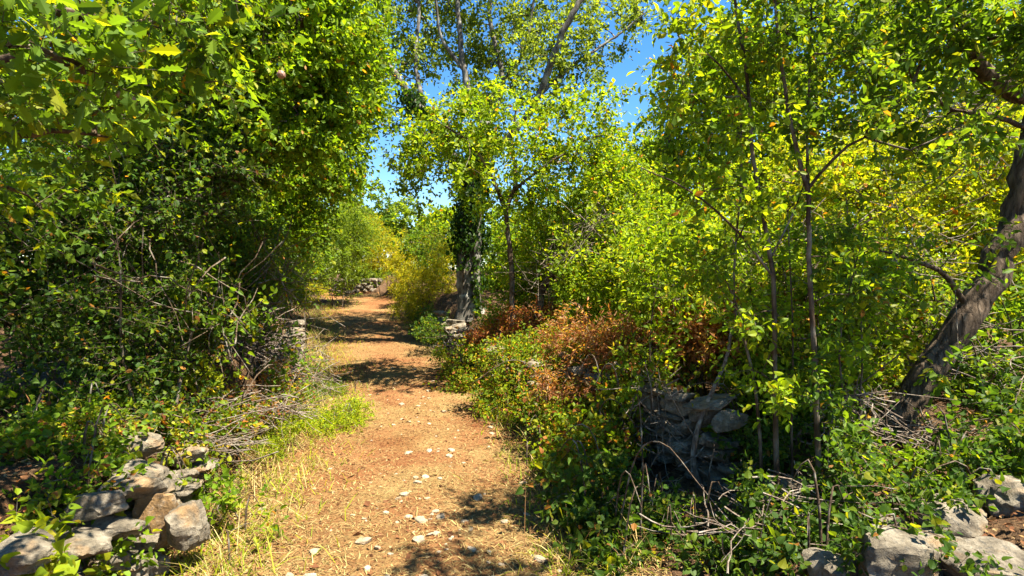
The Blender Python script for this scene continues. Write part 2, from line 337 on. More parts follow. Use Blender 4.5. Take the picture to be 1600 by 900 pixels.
def bake(shape, O, R, s):
    LV, LT = SHAPES[shape]
    rg = np.random.default_rng(len(O)); n_ = len(O)
    dist = np.stack([np.ones(n_), rg.uniform(.62, 1.2, n_), rg.uniform(-.8, 3.2, n_)], -1)
    LW = LV[None] * dist[:, None, :]; LW[:, :, 2] -= (rg.uniform(-.1, .35, n_)[:, None]) * LV[None, :, 0] ** 2
    Vv = O[:, None, :] + s[:, None, None] * np.einsum('nij,nvj->nvi', R, LW)
    T = LT[None] + (np.arange(len(O)) * len(LV))[:, None, None]
    return Vv.reshape(-1, 3), T.reshape(-1, 3)
def spray(pos, dr, ln, nl, size, rng, upw=0.9, droop=0.25, spread=0.9):
    """leaves set round many short twigs; returns leaf frames"""
    m = len(pos); dr = nrm(dr)
    ref = np.where(np.abs(dr[:, 2:3]) > 0.8, [[1., 0, 0]], [[0, 0, 1.]])
    a = nrm(np.cross(dr, ref)); b = np.cross(dr, a)
    t = np.linspace(0.12, 1.0, nl)[None, :] + rng.uniform(-.05, .05, (m, nl))
    ph = rng.uniform(0, 6.28, (m, 1)) + np.arange(nl)[None] * 2.4
    side = np.cos(ph)[..., None] * a[:, None] + np.sin(ph)[..., None] * b[:, None]
    ww = np.full((m, nl), 0.5); ww[:, -1] = 2.5
    O = pos[:, None] + dr[:, None] * (ln[:, None] * t)[..., None]
    d = dr[:, None] * ww[..., None] + side * spread + rng.normal(0, .25, (m, nl, 3)); d[..., 2] -= droop
    n = rng.normal(0, .55, (m, nl, 3)); n[..., 2] += upw
    s = size * np.minimum(rng.lognormal(-.03, .32, (m, nl)), 1.5)
    return O.reshape(-1, 3), orient(d, n).reshape(-1, 3, 3), s.reshape(-1)
LEAFMESH = {}
def leaf_mesh(shape, pal, k, mat):
    key = (shape, pal, k)
    if key not in LEAFMESH:
        Vv, T = SHAPES[shape]
        LEAFMESH[key] = mesh_np('leaf', Vv, T, mat, np.repeat([PAL[pal][k][0]], len(T), 0), smooth=False)
    return LEAFMESH[key]
def foliage(parent, base, O, R, s, shape, pal, rng, clus=None, name='crown', mat=None, singles=0, px_min=13.0):
    """leaves as one crown mesh; the leaves that show largest become objects of their own"""
    mat = mat or M_LEAF
    col, k = pick_cols(pal, len(O), rng, clus)
    keep = np.ones(len(O), bool); pick = []
    if singles:
        dist = O[:, 1]; ok = dist > 0.35
        u = 800 + FPX * O[:, 0] / np.maximum(dist, .1); v = 440 - FPX * (O[:, 2] - CZ) / np.maximum(dist, .1)
        app = s * FPX / np.maximum(dist, .1)
        ok &= (u > -20) & (u < 1620) & (v > -20) & (v < 920) & (app > px_min)
        idx = np.nonzero(ok)[0]; idx = idx[np.argsort(-app[idx])][:singles]
        keep[idx] = False; pick = idx
    Vv, T = bake(shape, O[keep], R[keep], s[keep])
    nt_ = len(SHAPES[shape][1])
    ob = mobj(name, Vv, T, mat, parent, base, np.repeat(col[keep], nt_, 0))
    det = DETAIL.get(shape, shape)
    for i in pick:
        me = leaf_mesh(det, pal, int(k[i]), mat)
        lo = bpy.data.objects.new('leaf', me); COL.objects.link(lo); lo.parent = ob
        m4 = np.eye(4); m4[:3, :3] = R[i] * s[i]; m4[:3, 3] = O[i] - base
        lo.matrix_local = Matrix(m4.tolist())
    return ob

# ------------------------------------------------------------------ woody plants
def grow(nodes0, tips, rng, step=0.22, wig=0.05, rise=0.12):
    """join every tip to the nearest wood already there; returns branches [(points, n_tips_carried)]"""
    cap = len(nodes0) + len(tips) * 14; nd = np.empty((cap, 3)); own = np.full(cap, -1); n = len(nodes0); nd[:n] = nodes0
    dep = np.zeros(cap)
    d0 = np.min(np.linalg.norm(tips[:, None] - nodes0[None], axis=-1), 1)
    br = []
    for ti in np.argsort(d0):
        tp = tips[ti]; dv = np.linalg.norm(nd[:n] - tp, axis=1)
        cost = dv + 0.22 * dep[:n] + 0.5 * np.maximum(0, nd[:n, 2] - tp[2] - 0.1)
        i = int(np.argmin(cost)); L = dv[i]; k = int(np.clip(L / step, 2, 12))
        u = np.linspace(0, 1, k + 1)[1:, None]
        pts = nd[i] + (tp - nd[i]) * u
        off = rng.normal(0, wig, 3) * L; off[2] += rise * L
        pts = pts + off * (u * (1 - u) * 3) + rng.normal(0, wig * 0.25, pts.shape) * min(L, .6) * (u < 1)
        nd[n:n + k] = pts; own[n:n + k] = len(br); dep[n:n + k] = dep[i] + L * u[:, 0]
        br.append([np.concatenate([[nd[i]], pts]), 1, own[i]]); n += k
    for b in range(len(br) - 1, -1, -1):
        if br[b][2] >= 0: br[br[b][2]][1] += br[b][1]
    return [(p, c) for p, c, _ in br]

def blob_points(blobs, rng):
    out = []
    for px, py, d, rx, ry, rz, n in blobs:
        c = P(px, py, d); v = nrm(rng.normal(0, 1, (n, 3))) * (rng.uniform(0.12, 1, (n, 1)) ** 0.45)
        rad = np.array([rx / FPX * d, rz, ry / FPX * d]); m = max(2, n // 5)
        cc = v[:m]; q = cc[rng.integers(0, m, n)] + rng.normal(0, .17, (n, 3)); mixd = rng.random((n, 1)) < .35
        out.append(c + np.where(mixd, v, q) * rad)
    return np.concatenate(out)

def plant(name, label, cat, stems, blobs, shape='obov', pal='oak', size=0.06, k=4, nl=10, sl=0.28, seed=0, bark=None, group=None,
          start=0.35, upw=0.6, droop=0.25, singles=0, twigs=True, rtip=0.0035, nbranch=8, spread=0.9, inner=0.35, hang=0.0, px_min=13.0, zmin=True, knob=0.03):
    """stems: [(points, r0, r1)] in world metres; blobs: crown masses (photo px, depth) where twig tips go"""
    rng = np.random.default_rng(1000 + seed); bark = bark or M_BARKB
    stems = [(np.array(p, float), a, b) for p, a, b in stems]
    base = stems[0][0][0].copy()
    if base[1] > 4.5: twigs = False
    if base[1] > 5.3:            # far enough that a leaf is a few pixels: more and simpler leaves
        shape = {'narrow': 'farnarrow'}.get(shape, 'far'); twigs = False
        if size < .09: size *= .80; k += 1 + (base[1] < 10)
        elif size < .15: size *= .86; k += 1
    root = thing(name, label, cat, base, group)
    nodes = []
    for si, (p, r0, r1) in enumerate(stems):
        L = np.linalg.norm(np.diff(p, axis=0), axis=1).sum(); n = max(5, int(L / 0.09))
        q = spline(p, n); 
        if L > 0.8: q[1:-1] += rng.normal(0, min(.012, r0 * .12), q[1:-1].shape)
        u = np.linspace(0, 1, n); r = r1 + (r0 - r1) * (1 - u) ** 0.8
        if si == 0 and abs(p[0][2] - float(gz(p[0][0], p[0][1]))) < 0.4: r = r * (1 + 0.5 * np.exp(-u * L / 0.18)); q[0, 2] -= 0.12
        Vv, T = tube(q, r, 10 if r0 > .05 else 6, knob if r0 > .03 else 0, rng=rng)
        mobj('trunk' if si == 0 else ('stem' if r0 > .012 else 'shoot'), Vv, T, bark, root, base, smooth=True)
        m = u >= (start if si == 0 else 0.15); nodes.append(q[m])
    nodes = np.concatenate(nodes)
    tips = blob_points(blobs, rng)
    if zmin: tips[:, 2] = np.maximum(tips[:, 2], gz(tips[:, 0], tips[:, 1]) + 0.06)
    br = grow(nodes, tips, rng)
    order = sorted(range(len(br)), key=lambda i: -br[i][1]); big = set(order[:nbranch])
    rest = []
    for i, (p, c) in enumerate(br):
        rb = min(rtip * c ** 0.55, 0.6 * max(a for _, a, _ in stems)); r = np.linspace(rb, rtip * .8, len(p))
        if i not in big and len(p) > 4: p = p[np.unique(np.append(np.arange(0, len(p), 2), len(p) - 1))]; r = np.linspace(rb, rtip * .8, len(p))
        tb = tube(p, r, 6 if i in big else (4 if rb > .008 else 3))
        if i in big: mobj('branch', tb[0], tb[1], bark, root, base, smooth=True)
        else: rest.append(tb)
    # twigs with leaves: several round each tip and some further in
    ends = np.array([p[-1] for p, _ in br]); edir = nrm(np.array([p[-1] - p[-3] if len(p) > 2 else p[-1] - p[0] for p, _ in br]))
    mids = np.array([p[len(p) * 2 // 3] for p, _ in br])
    kk = np.repeat(np.arange(len(br)), k); inn = rng.random(len(kk)) < inner
    pos = np.where(inn[:, None], mids[kk], ends[kk]) + rng.normal(0, .03, (len(kk), 3))
    dr = edir[kk] * 0.7 + rng.normal(0, .75, (len(kk), 3)); dr[:, 2] += 0.12 - hang
    ln = sl * rng.lognormal(0, .25, len(kk))
    if twigs:
        tv = prisms(pos, pos + nrm(dr) * ln[:, None], rtip * .55); rest.append(tv)
    if rest:
        Vv, T = merge(rest); o = mobj('twigs', Vv, T, M_TWIG if bark is not M_DEAD else M_DEAD, root, base); o['kind'] = 'stuff'
    O, R, s = spray(pos, dr, ln, nl, size, rng, upw, droop, spread)
    clus = np.repeat(rng.lognormal(0, .14, len(br))[kk], nl)
    foliage(root, base, O, R, s, shape, pal, rng, clus, singles=singles, px_min=px_min)
    return root
def on_ground(px, d, dz=0.0):
    x = (px - 800) / FPX * d; return np.array([x, d, float(gz(x, d)) + dz])
def G(x, y): return np.array([x, y, float(gz(x, y))])

# ================================================================== the big tree by the path
D = 11.0
tb = np.array([P(735, 520, D)[0], D, float(gz(P(735, 520, D)[0], D))])
plant('big_tree', 'tall grey-barked tree with ivy on its trunk at the right edge of the path', 'tree',
      [([tb, P(730, 430, D), P(734, 335, D), P(748, 250, D), P(760, 190, D)], .22, .15),
       ([tb + [.15, -.10, 0], P(744, 440, D - .16), P(746, 350, D - .12), P(748, 280, D)], .085, .07),  # second stem added to one trunk, standing in for its sunlit right edge
       ([P(740, 300, D), P(695, 225, D - .2), P(650, 160, D - .4), P(600, 90, D - .6), P(560, 10, D - .8)], .09, .035),
       ([P(665, 180, D - .3), P(650, 100, D), P(655, 10, D + .2), P(640, -90, D + .3)], .05, .02),
       ([P(755, 210, D), P(725, 110, D + .1), P(715, 0, D + .3), P(700, -110, D + .4)], .07, .025),
       ([P(725, 110, D + .1), P(690, 60, D), P(680, 0, D - .1), P(650, -60, D)], .04, .015),
       ([P(757, 200, D), P(785, 130, D + .5), P(765, 20, D + .8), P(780, -100, D + .9)], .07, .025),
       ([P(785, 130, D + .5), P(820, 80, D + .3), P(835, 0, D + .3), P(860, -60, D + .3)], .04, .015),
       ([P(750, 250, D), P(800, 210, D - .3), P(842, 150, D - .5), P(880, 50, D - .8), P(930, -40, D - .9), P(960, -120, D - 1)], .085, .03),
       ([P(842, 150, D - .5), P(900, 100, D - .2), P(960, 60, D), P(1010, 20, D)], .04, .012)],
      [(600, 30, 11.3, 90, 130, 1.1, 77), (700, -40, 12.0, 100, 120, 1.3, 86), (790, 20, 12.3, 100, 140, 1.3, 112), (890, -10, 11.1, 80, 120, 1.0, 77),
       (960, 60, 11.4, 60, 80, .7, 32), (1000, 10, 11.5, 50, 50, .7, 11), (690, 60, 11.5, 80, 80, .9, 51), (620, 140, 11.3, 50, 60, .6, 25), (860, 110, 11.3, 80, 70, .9, 51), (750, 130, 11.6, 60, 60, .8, 33),
       (640, 255, 11.2, 30, 50, .5, 11), (740, -140, 11.7, 190, 90, 1.8, 103)],
      shape='far', pal='grey', size=.090, k=4, nl=9, sl=.30, seed=1, bark=M_BARK, start=.75, nbranch=40, rtip=.0062, hang=.15, zmin=False)
# ivy on its trunk
def ivy(label, tracks, n, size, seed, base):
    rng = np.random.default_rng(seed); root = thing('ivy', label, 'ivy', base); Os, Rs = [], []; stems = []
    for pts, r, lo, hi, nn, a0, aw in tracks:
        q = spline(pts, 60); u = rng.uniform(lo, hi, nn); i = (u * 58).astype(int); c = q[i] + (q[i + 1] - q[i]) * ((u * 58) - i)[:, None]
        an = a0 + rng.uniform(-aw, aw, nn); o = np.stack([np.cos(an), np.sin(an), 0 * an], -1)
        rr = r + np.abs(rng.normal(0, .10, nn)) + .01
        Os.append(c + o * rr[:, None]); nvec = o + rng.normal(0, .35, (nn, 3)); nvec[:, 2] += .35
        d = rng.normal(0, .5, (nn, 3)); d[:, 2] -= .8
        Rs.append(orient(d, nvec))
        for s_ in range(3):
            a = a0 + rng.uniform(-aw, aw) * .7 + np.linspace(0, 1.2, 30) * rng.uniform(-1, 1)
            kq = q[:int(60 * hi)][np.linspace(0, int(60 * hi) - 1, 30).astype(int)]
            stems.append(tube(kq + np.stack([np.cos(a), np.sin(a), 0 * a], -1) * (r + .012), .012, 4))
    Vv, T = merge(stems); mobj('vine_stem', Vv, T, M_TWIG, root, base)
    O = np.concatenate(Os); R = np.concatenate(Rs); s = size * rng.lognormal(0, .25, len(O))
    foliage(root, base, O, R, s, 'ovate', 'ivy', rng, name='ivy_leaves')
trk = [tb, P(732, 430, D), P(735, 335, D), P(748, 250, D), P(760, 190, D)]
ivy('dark ivy climbing the trunk and left limb of the tall grey tree',
    [(trk, .19, .36, .62, 2300, -1.5, 3.1), (trk, .19, .28, .46, 220, -2.4, 1.0), (trk, .19, .18, .46, 200, .0, .6), (trk, .22, .0, .34, 260, -1.0, .22), (trk, .15, .55, .98, 2200, 0, 3.1),
     ([P(740, 300, D), P(695, 225, D - .2), P(650, 160, D - .4), P(620, 115, D - .5)], .12, .0, .8, 1600, -1.5, 3.1)], 0, .065, 5, tb + [.0, -.25, 0])

# small bright tree in front of it
d = 8.2
b0 = on_ground(800, d)
plant('young_tree', 'slim forked young tree with yellow-green leaves in front of the ivy-covered tree', 'tree',
      [([b0, P(800, 430, d), P(793, 360, d), P(790, 325, d)], .042, .03), ([P(790, 330, d), P(770, 280, d - .1), P(740, 230, d - .3), P(700, 200, d - .5)], .035, .012),
       ([P(790, 330, d), P(806, 280, d), P(800, 220, d), P(810, 150, d)], .035, .012), ([P(800, 300, d), P(850, 260, d - .2), P(900, 230, d - .3)], .025, .01)],
      [(680, 240, 8.0, 55, 80, .7, 32), (720, 190, 8.2, 80, 60, .8, 41), (800, 210, 8.1, 110, 70, .9, 62), (890, 210, 8.1, 90, 80, .9, 62), (770, 290, 7.9, 100, 40, .7, 32), (920, 280, 8.0, 80, 60, .8, 37), (645, 280, 8.3, 30, 50, .4, 8), (980, 230, 8.4, 60, 60, .7, 29)],
      shape='ell', pal='lime', size=.075, k=4, nl=9, sl=.24, seed=2, start=.8, nbranch=10)
d = 8.2
plant('leaning_tree', 'small crooked leaning tree with bare dark branches behind the rusty bracken', 'tree',
      [([on_ground(835, d), P(850, 450, d), P(885, 405, d), P(925, 368, d), P(960, 330, d)], .06, .025),
       ([P(870, 420, d), P(905, 402, d - .1), P(945, 385, d - .2)], .035, .012), ([P(858, 440, d), P(862, 390, d + .1), P(890, 340, d + .2)], .03, .01)],
      [(960, 310, 8.2, 80, 60, .7, 60), (900, 340, 8.3, 70, 50, .6, 22), (1000, 390, 8.1, 60, 60, .6, 40)], shape='ell', pal='lime', size=.07, k=4, nl=9, seed=3, bark=M_BARKB, nbranch=8, start=.5)

# ================================================================== right-hand thicket
def shrub(label, px, d, blobs, pal='lime', shape='ell', size=.06, nstem=5, h=1.6, seed=0, name='shrub', cat='shrub', singles=0, group=None, r=.013, **kw):
    rng = np.random.default_rng(500 + seed); b = on_ground(px, d); st = []
    for i in range(nstem):
        t = b + np.array([rng.normal(0, .22), rng.normal(0, .22), 0]) * (i > 0); t[2] = float(gz(t[0], t[1])) - .03
        a = rng.normal(0, .22, 2) * h
        st.append(([t, t + [a[0] * .25 + rng.normal(0, .05), a[1] * .25, h * .3], t + [a[0] * .5, a[1] * .5 + rng.normal(0, .06), h * .6], t + [a[0], a[1], h * rng.uniform(.75, .95)]], r * rng.uniform(.7, 1.1), .002))
    return plant(name, label, cat, st, blobs, shape=shape, pal=pal, size=size, seed=seed, singles=singles, group=group, start=.3, **kw)

shrub('broad yellow-green bush right of the leaning bare tree', 960, 7.6, [(960, 430, 7.6, 90, 80, .8, 110), (1010, 370, 7.7, 80, 80, .8, 100), (930, 480, 7.6, 60, 50, .6, 50), (1040, 470, 7.4, 60, 50, .7, 50)], 'lime', seed=10, size=.06, nl=11)
shrub('sunlit lime-green bush behind the dry bracken on the wall', 1080, 6.6, [(1060, 400, 6.6, 70, 90, .7, 110), (1120, 350, 6.6, 70, 80, .7, 90), (1110, 450, 6.4, 70, 50, .6, 70)], 'lime', seed=11, size=.055, nl=11)
shrub('dense lime-green bush at the foot of the young forked tree', 890, 8.9, [(870, 450, 8.9, 60, 50, .7, 90), (930, 440, 9.0, 60, 50, .7, 80), (820, 420, 9.3, 50, 60, .6, 60), (800, 490, 9.4, 60, 25, .5, 40), (850, 370, 8.8, 70, 50, .6, 50)], 'lime', seed=12, size=.055, nl=11)
shrub('tall yellow-green bush between the two slim saplings and the thick leaning trunk', 1300, 5.6, [(1290, 330, 5.6, 100, 100, .8, 120), (1390, 290, 5.7, 90, 90, .8, 110), (1330, 440, 5.4, 100, 70, .7, 90), (1230, 400, 5.9, 60, 80, .6, 60)], 'yellow', seed=13, size=.055, nl=11, h=2)
shrub('yellow leafy bush behind the thick leaning trunk', 1500, 5.8, [(1500, 320, 5.8, 90, 100, .8, 130), (1450, 430, 5.6, 70, 70, .7, 80), (1580, 260, 5.9, 70, 90, .7, 80), (1560, 420, 5.7, 80, 80, .8, 80)], 'yellow', seed=14, size=.055, nl=11, h=2)
shrub('green bush at the right edge below the thick leaning trunk', 1570, 4.6, [(1560, 520, 4.7, 70, 60, .5, 60), (1590, 600, 4.4, 60, 50, .5, 45), (1640, 480, 4.6, 70, 90, .6, 40)], 'oak', seed=15, size=.05, nl=10, h=.9)
shrub('olive bush filling the gap left of the slim saplings', 1160, 5.4, [(1150, 480, 5.4, 70, 60, .6, 70), (1200, 420, 5.5, 60, 60, .6, 50), (1260, 500, 5.0, 70, 50, .5, 50)], 'lime', seed=16, size=.05, nl=10, h=1.2)

# trees further back on the right
def back_tree(label, px, d, blobs, pal, seed, size=.10, name='tree', r=.10, top=120, shape='far', nl=9, k=4, group='trees behind the thickets', cat='tree', **kw):
    b = on_ground(px, d); rng = np.random.default_rng(seed)
    st = [([b, P(px + rng.normal(0, 12), (440 + top) / 2, d), P(px + rng.normal(0, 25), top, d)], r, r * .3)]
    return plant(name, label, cat, st, blobs, shape=shape, pal=pal, size=size, seed=seed, k=k, nl=nl, sl=.32, group=group, start=.35, twigs=False, nbranch=6, rtip=.005, **kw)
back_tree('tall mid-green tree behind the yellow-green bush, right of the sky gap', 1040, 11.5, [(1010, 300, 11.5, 90, 80, 1.0, 110), (1070, 220, 11.6, 80, 90, 1.0, 110), (960, 370, 11.4, 80, 60, 1.0, 80), (1120, 150, 11.8, 70, 90, 1.0, 90)], 'lime', 20)
back_tree('tall tree behind the slim saplings with sunlit yellowish crown', 1200, 10.5, [(1180, 180, 10.5, 90, 110, 1.1, 130), (1150, 60, 10.6, 60, 80, .9, 60), (1260, 80, 10.6, 100, 120, 1.1, 130), (1220, 300, 10.3, 100, 90, 1.0, 100)], 'lime', 21, top=0)
back_tree('tall lime-crowned tree high behind the thick leaning trunk', 1400, 10.0, [(1380, 120, 10, 110, 120, 1.2, 90), (1330, 0, 10.2, 110, 90, 1.1, 50), (1480, 30, 10.2, 110, 120, 1.2, 70), (1420, 240, 9.8, 100, 80, 1, 70)], 'lime', 22, top=0)
back_tree('broad tree at the far right edge behind the yellow bush', 1600, 9.0, [(1590, 140, 9, 100, 120, 1.2, 120), (1680, 60, 9, 100, 140, 1.2, 60), (1560, 300, 9, 100, 90, 1, 80), (1640, 400, 8.6, 80, 80, 1, 60)], 'grey', 23, top=0)
back_tree('green tree in the gap behind the forked young tree', 880, 14.0, [(850, 380, 14, 70, 60, 1.1, 90), (930, 350, 14.2, 70, 70, 1.1, 90), (790, 400, 14, 40, 60, 1, 50), (980, 300, 14.3, 60, 60, 1.1, 50)], 'fresh', 24, top=330)
back_tree('tall grey-green tree at the back right of the sky gap', 1100, 16.0, [(1060, 250, 16, 70, 70, 1.4, 80), (1130, 130, 16, 60, 100, 1.4, 90), (1000, 330, 16, 60, 50, 1.2, 50), (1180, 300, 15, 100, 90, 1.4, 70)], 'grey', 25, top=60)

# ================================================================== left-hand thicket
M_L = M_BARKB
d = 4.9
plant('oak_tree', 'leaning oak with a sunlit patch on its trunk, over the left bank', 'tree',
      [([on_ground(165, d), P(190, 500, d), P(225, 400, d), P(268, 290, d), P(292, 200, d), P(310, 110, d), P(330, 10, d)], .065, .03),
       ([P(250, 330, d), P(215, 260, d + .2), P(180, 180, d + .2), P(150, 90, d)], .045, .015),
       ([P(290, 205, d), P(350, 150, d), P(410, 90, d - .1), P(470, 40, d - .2)], .04, .012)],
      [(330, 90, 4.9, 130, 110, .7, 170), (460, 90, 5.0, 100, 110, .6, 150), (220, 130, 5.0, 110, 110, .7, 130), (400, 200, 4.9, 110, 70, .6, 110), (260, 250, 5.1, 110, 60, .6, 80), (350, -40, 4.6, 170, 90, .8, 110), (510, 180, 5.2, 60, 70, .5, 60), (545, 40, 5.0, 50, 90, .5, 50), (280, -170, 5.2, 200, 70, .8, 70)],  # last crown mass is out of frame, added to shade the left understory
      shape='obov', pal='fresh', size=.046, k=5, nl=12, sl=.2, seed=30, singles=200, start=.55, bark=M_CRACK, nbranch=14)
d = 7.0
plant('oak_tree', 'multi-stemmed oak reaching out toward the path from the left bank', 'tree',
      [([on_ground(385, d), P(395, 430, d), P(405, 350, d), P(420, 260, d), P(440, 150, d)], .075, .03),
       ([on_ground(360, d), P(368, 440, d - .1), P(385, 330, d - .1), P(385, 230, d)], .05, .02), ([on_ground(410, d), P(425, 420, d), P(450, 320, d), P(490, 230, d)], .045, .015),
       ([on_ground(335, d), P(330, 430, d + .1), P(322, 320, d + .1), P(330, 220, d + .1)], .045, .015)],
      [(470, 200, 7, 80, 80, .7, 130), (520, 120, 7.1, 70, 90, .7, 120), (430, 290, 6.9, 90, 60, .7, 110), (515, 260, 7.1, 50, 45, .6, 60), (555, 190, 7.2, 40, 50, .5, 45), (420, 100, 7.1, 80, 80, .8, 60), (350, 300, 7, 80, 60, .7, 60), (560, 80, 7.2, 40, 80, .6, 50), (455, 350, 6.9, 40, 40, .5, 30)],
      shape='obov', pal='fresh', size=.062, k=4, nl=10, sl=.22, seed=31, start=.5, nbranch=12)
# near oak whose low boughs hang into the top left corner
def near_oak():
    b = G(-3.3, 2.2)
    return plant('oak_tree', 'near oak with large lobed leaves and galls hanging in the top left corner', 'tree',
      [([b, [-3.2, 2.2, 1.6], [-3.0, 2.2, 2.7], [-2.7, 2.3, 3.6]], .11, .06),
       ([[-3.1, 2.2, 2.0], [-2.4, 2.0, 2.2], P(20, 95, 1.9), P(60, 85, 1.7), P(120, 105, 1.7)], .03, .005),
       ([[-3.0, 2.2, 2.7], [-2.2, 2.3, 2.75], P(190, 40, 2.3), P(260, 30, 2.4), P(330, 50, 2.5)], .03, .005),
       ([[-3.1, 2.2, 2.3], P(0, 210, 2.4), P(90, 205, 2.5), P(170, 215, 2.6)], .022, .004)],
      [(40, 40, 1.55, 80, 45, .25, 9), (60, 110, 1.6, 60, 30, .2, 6), (230, 60, 2.3, 120, 60, .4, 20), (110, 180, 2.4, 110, 60, .4, 22), (330, 60, 2.6, 100, 60, .4, 16), (200, -60, 2.2, 260, 60, .5, 26), (-60, 60, 2.2, 120, 160, .6, 40), (20, 300, 3.0, 110, 90, .5, 40), (-260, -500, 2.5, 300, 300, .9, 40), (180, 170, 2.9, 60, 40, .3, 14), (250, -430, 3.0, 260, 110, .8, 60), (60, -300, 3.2, 200, 90, .7, 40)],  # last two crown masses lie above the view, added to shade the left bank
      shape='oakmid', pal='oak', size=.066, k=3, nl=8, sl=.15, seed=32, singles=300, start=.5, nbranch=8, rtip=.003, px_min=14)
oak = near_oak()
# galls on that oak
rng = np.random.default_rng(77)
m_gall, t, o = newmat('gall'); p = N(t, 'ShaderNodeBsdfPrincipled'); nz = N(t, 'ShaderNodeTexNoise', i_Scale=60.0)
t.links.new(ramp(t, nz.outputs[0], [(.35, (.16, .07, .04)), (.65, (.30, .17, .11))]), p.inputs['Base Color']); p.inputs['Roughness'].default_value = .55; t.links.new(p.outputs[0], o.inputs[0])
bm = bmesh.new(); bmesh.ops.create_icosphere(bm, subdivisions=2, radius=1)
for v in bm.verts:
    v.co *= 1 + .06 * math.sin(v.co.x * 5 + v.co.z * 3)
    if v.co.z > .8: v.co.z *= 1.12
me = bpy.data.meshes.new('gall'); bm.to_mesh(me); bm.free(); me.materials.append(m_gall)
for px, py, d, r in [(206, 158, 2.3, .024), (190, 149, 2.3, .016), (299, 73, 2.5, .024), (296, 124, 2.6, .022), (441, 118, 2.9, .022)]:
    o = link('oak_gall', me, oak); o.location = P(px, py, d) - np.array(oak.location); o.scale = (r, r, r * .95)

def left_shrub(label, px, d, blobs, pal, seed, **kw): return shrub(label, px, d, blobs, pal, seed=seed, **kw)
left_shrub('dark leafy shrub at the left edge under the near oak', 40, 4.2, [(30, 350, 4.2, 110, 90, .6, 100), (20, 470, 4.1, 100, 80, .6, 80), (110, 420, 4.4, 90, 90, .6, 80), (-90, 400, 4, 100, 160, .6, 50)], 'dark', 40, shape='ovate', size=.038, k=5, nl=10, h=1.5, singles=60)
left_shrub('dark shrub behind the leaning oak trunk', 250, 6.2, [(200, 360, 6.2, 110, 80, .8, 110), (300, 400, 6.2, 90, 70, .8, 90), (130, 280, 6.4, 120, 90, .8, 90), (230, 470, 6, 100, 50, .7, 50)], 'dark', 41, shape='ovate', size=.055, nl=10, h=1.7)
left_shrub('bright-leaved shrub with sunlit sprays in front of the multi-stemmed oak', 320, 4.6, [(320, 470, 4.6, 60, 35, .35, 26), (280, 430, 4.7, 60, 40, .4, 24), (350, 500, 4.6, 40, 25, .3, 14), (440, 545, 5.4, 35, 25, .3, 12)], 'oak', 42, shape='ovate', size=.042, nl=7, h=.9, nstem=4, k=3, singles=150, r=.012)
left_shrub('leafy shrub half hiding the foot of the leaning oak', 190, 4.2, [(200, 480, 4.2, 70, 60, .4, 60), (150, 540, 4.1, 70, 50, .4, 50), (240, 560, 4.3, 50, 40, .4, 30), (120, 330, 4.3, 70, 60, .4, 40), (290, 340, 4.5, 70, 60, .35, 50), (210, 250, 4.5, 60, 60, .35, 36), (350, 260, 4.6, 60, 50, .35, 30)], 'dark', 44, shape='ovate', size=.035, k=5, nl=10, h=1.6, singles=60)  # dark palette stands in for the deep shade under the canopy
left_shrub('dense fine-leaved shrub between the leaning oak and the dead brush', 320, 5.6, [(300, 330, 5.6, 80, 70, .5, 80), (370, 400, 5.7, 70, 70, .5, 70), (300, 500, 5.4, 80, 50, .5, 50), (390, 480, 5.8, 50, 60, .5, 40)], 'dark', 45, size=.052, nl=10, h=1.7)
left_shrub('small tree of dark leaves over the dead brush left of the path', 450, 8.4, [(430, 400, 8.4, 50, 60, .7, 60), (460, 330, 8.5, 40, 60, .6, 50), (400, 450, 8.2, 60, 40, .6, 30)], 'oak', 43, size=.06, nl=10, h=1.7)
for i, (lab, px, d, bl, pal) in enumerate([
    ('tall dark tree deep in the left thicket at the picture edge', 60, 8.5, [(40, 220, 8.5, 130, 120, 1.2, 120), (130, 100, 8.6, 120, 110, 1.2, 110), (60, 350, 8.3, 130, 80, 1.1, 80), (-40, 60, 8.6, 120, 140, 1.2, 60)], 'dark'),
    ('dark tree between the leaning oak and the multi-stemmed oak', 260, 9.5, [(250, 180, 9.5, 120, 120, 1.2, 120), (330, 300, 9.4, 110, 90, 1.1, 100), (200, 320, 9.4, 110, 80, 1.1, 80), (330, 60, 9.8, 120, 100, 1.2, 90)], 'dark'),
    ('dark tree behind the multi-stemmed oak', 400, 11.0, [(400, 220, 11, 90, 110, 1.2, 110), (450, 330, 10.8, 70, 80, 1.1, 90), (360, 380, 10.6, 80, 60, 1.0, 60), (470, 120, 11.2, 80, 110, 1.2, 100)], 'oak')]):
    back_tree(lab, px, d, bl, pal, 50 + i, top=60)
# bushes where the path bends
shrub('feathery pale-green bush on the left where the path bends', 520, 16.5, [(525, 400, 16.5, 45, 55, 1.0, 140), (500, 350, 16.6, 40, 45, .9, 90), (550, 365, 17, 35, 50, .9, 90), (485, 430, 15.8, 25, 30, .6, 50)], 'willow', 'narrow', .10, 5, 2.2, 60, nl=12, sl=.35, hang=.1, twigs=False)
shrub('golden-green bush facing the end of the path', 600, 20, [(600, 395, 20, 40, 35, 1.0, 110), (640, 410, 19.5, 30, 30, .9, 90), (575, 370, 20.5, 30, 25, .9, 60), (640, 440, 18.5, 28, 22, .7, 60)], 'gold', 'narrow', .10, 5, 1.6, 61, nl=12, sl=.32, twigs=False)
shrub('golden weedy bush on the right verge left of the ivy-covered tree', 660, 14.5, [(655, 450, 14.5, 28, 32, .7, 70), (690, 430, 14, 22, 50, .7, 60), (640, 480, 14, 22, 18, .5, 36)], 'gold', 'narrow', .08, 5, 1.2, 62, nl=11, sl=.28, twigs=False)
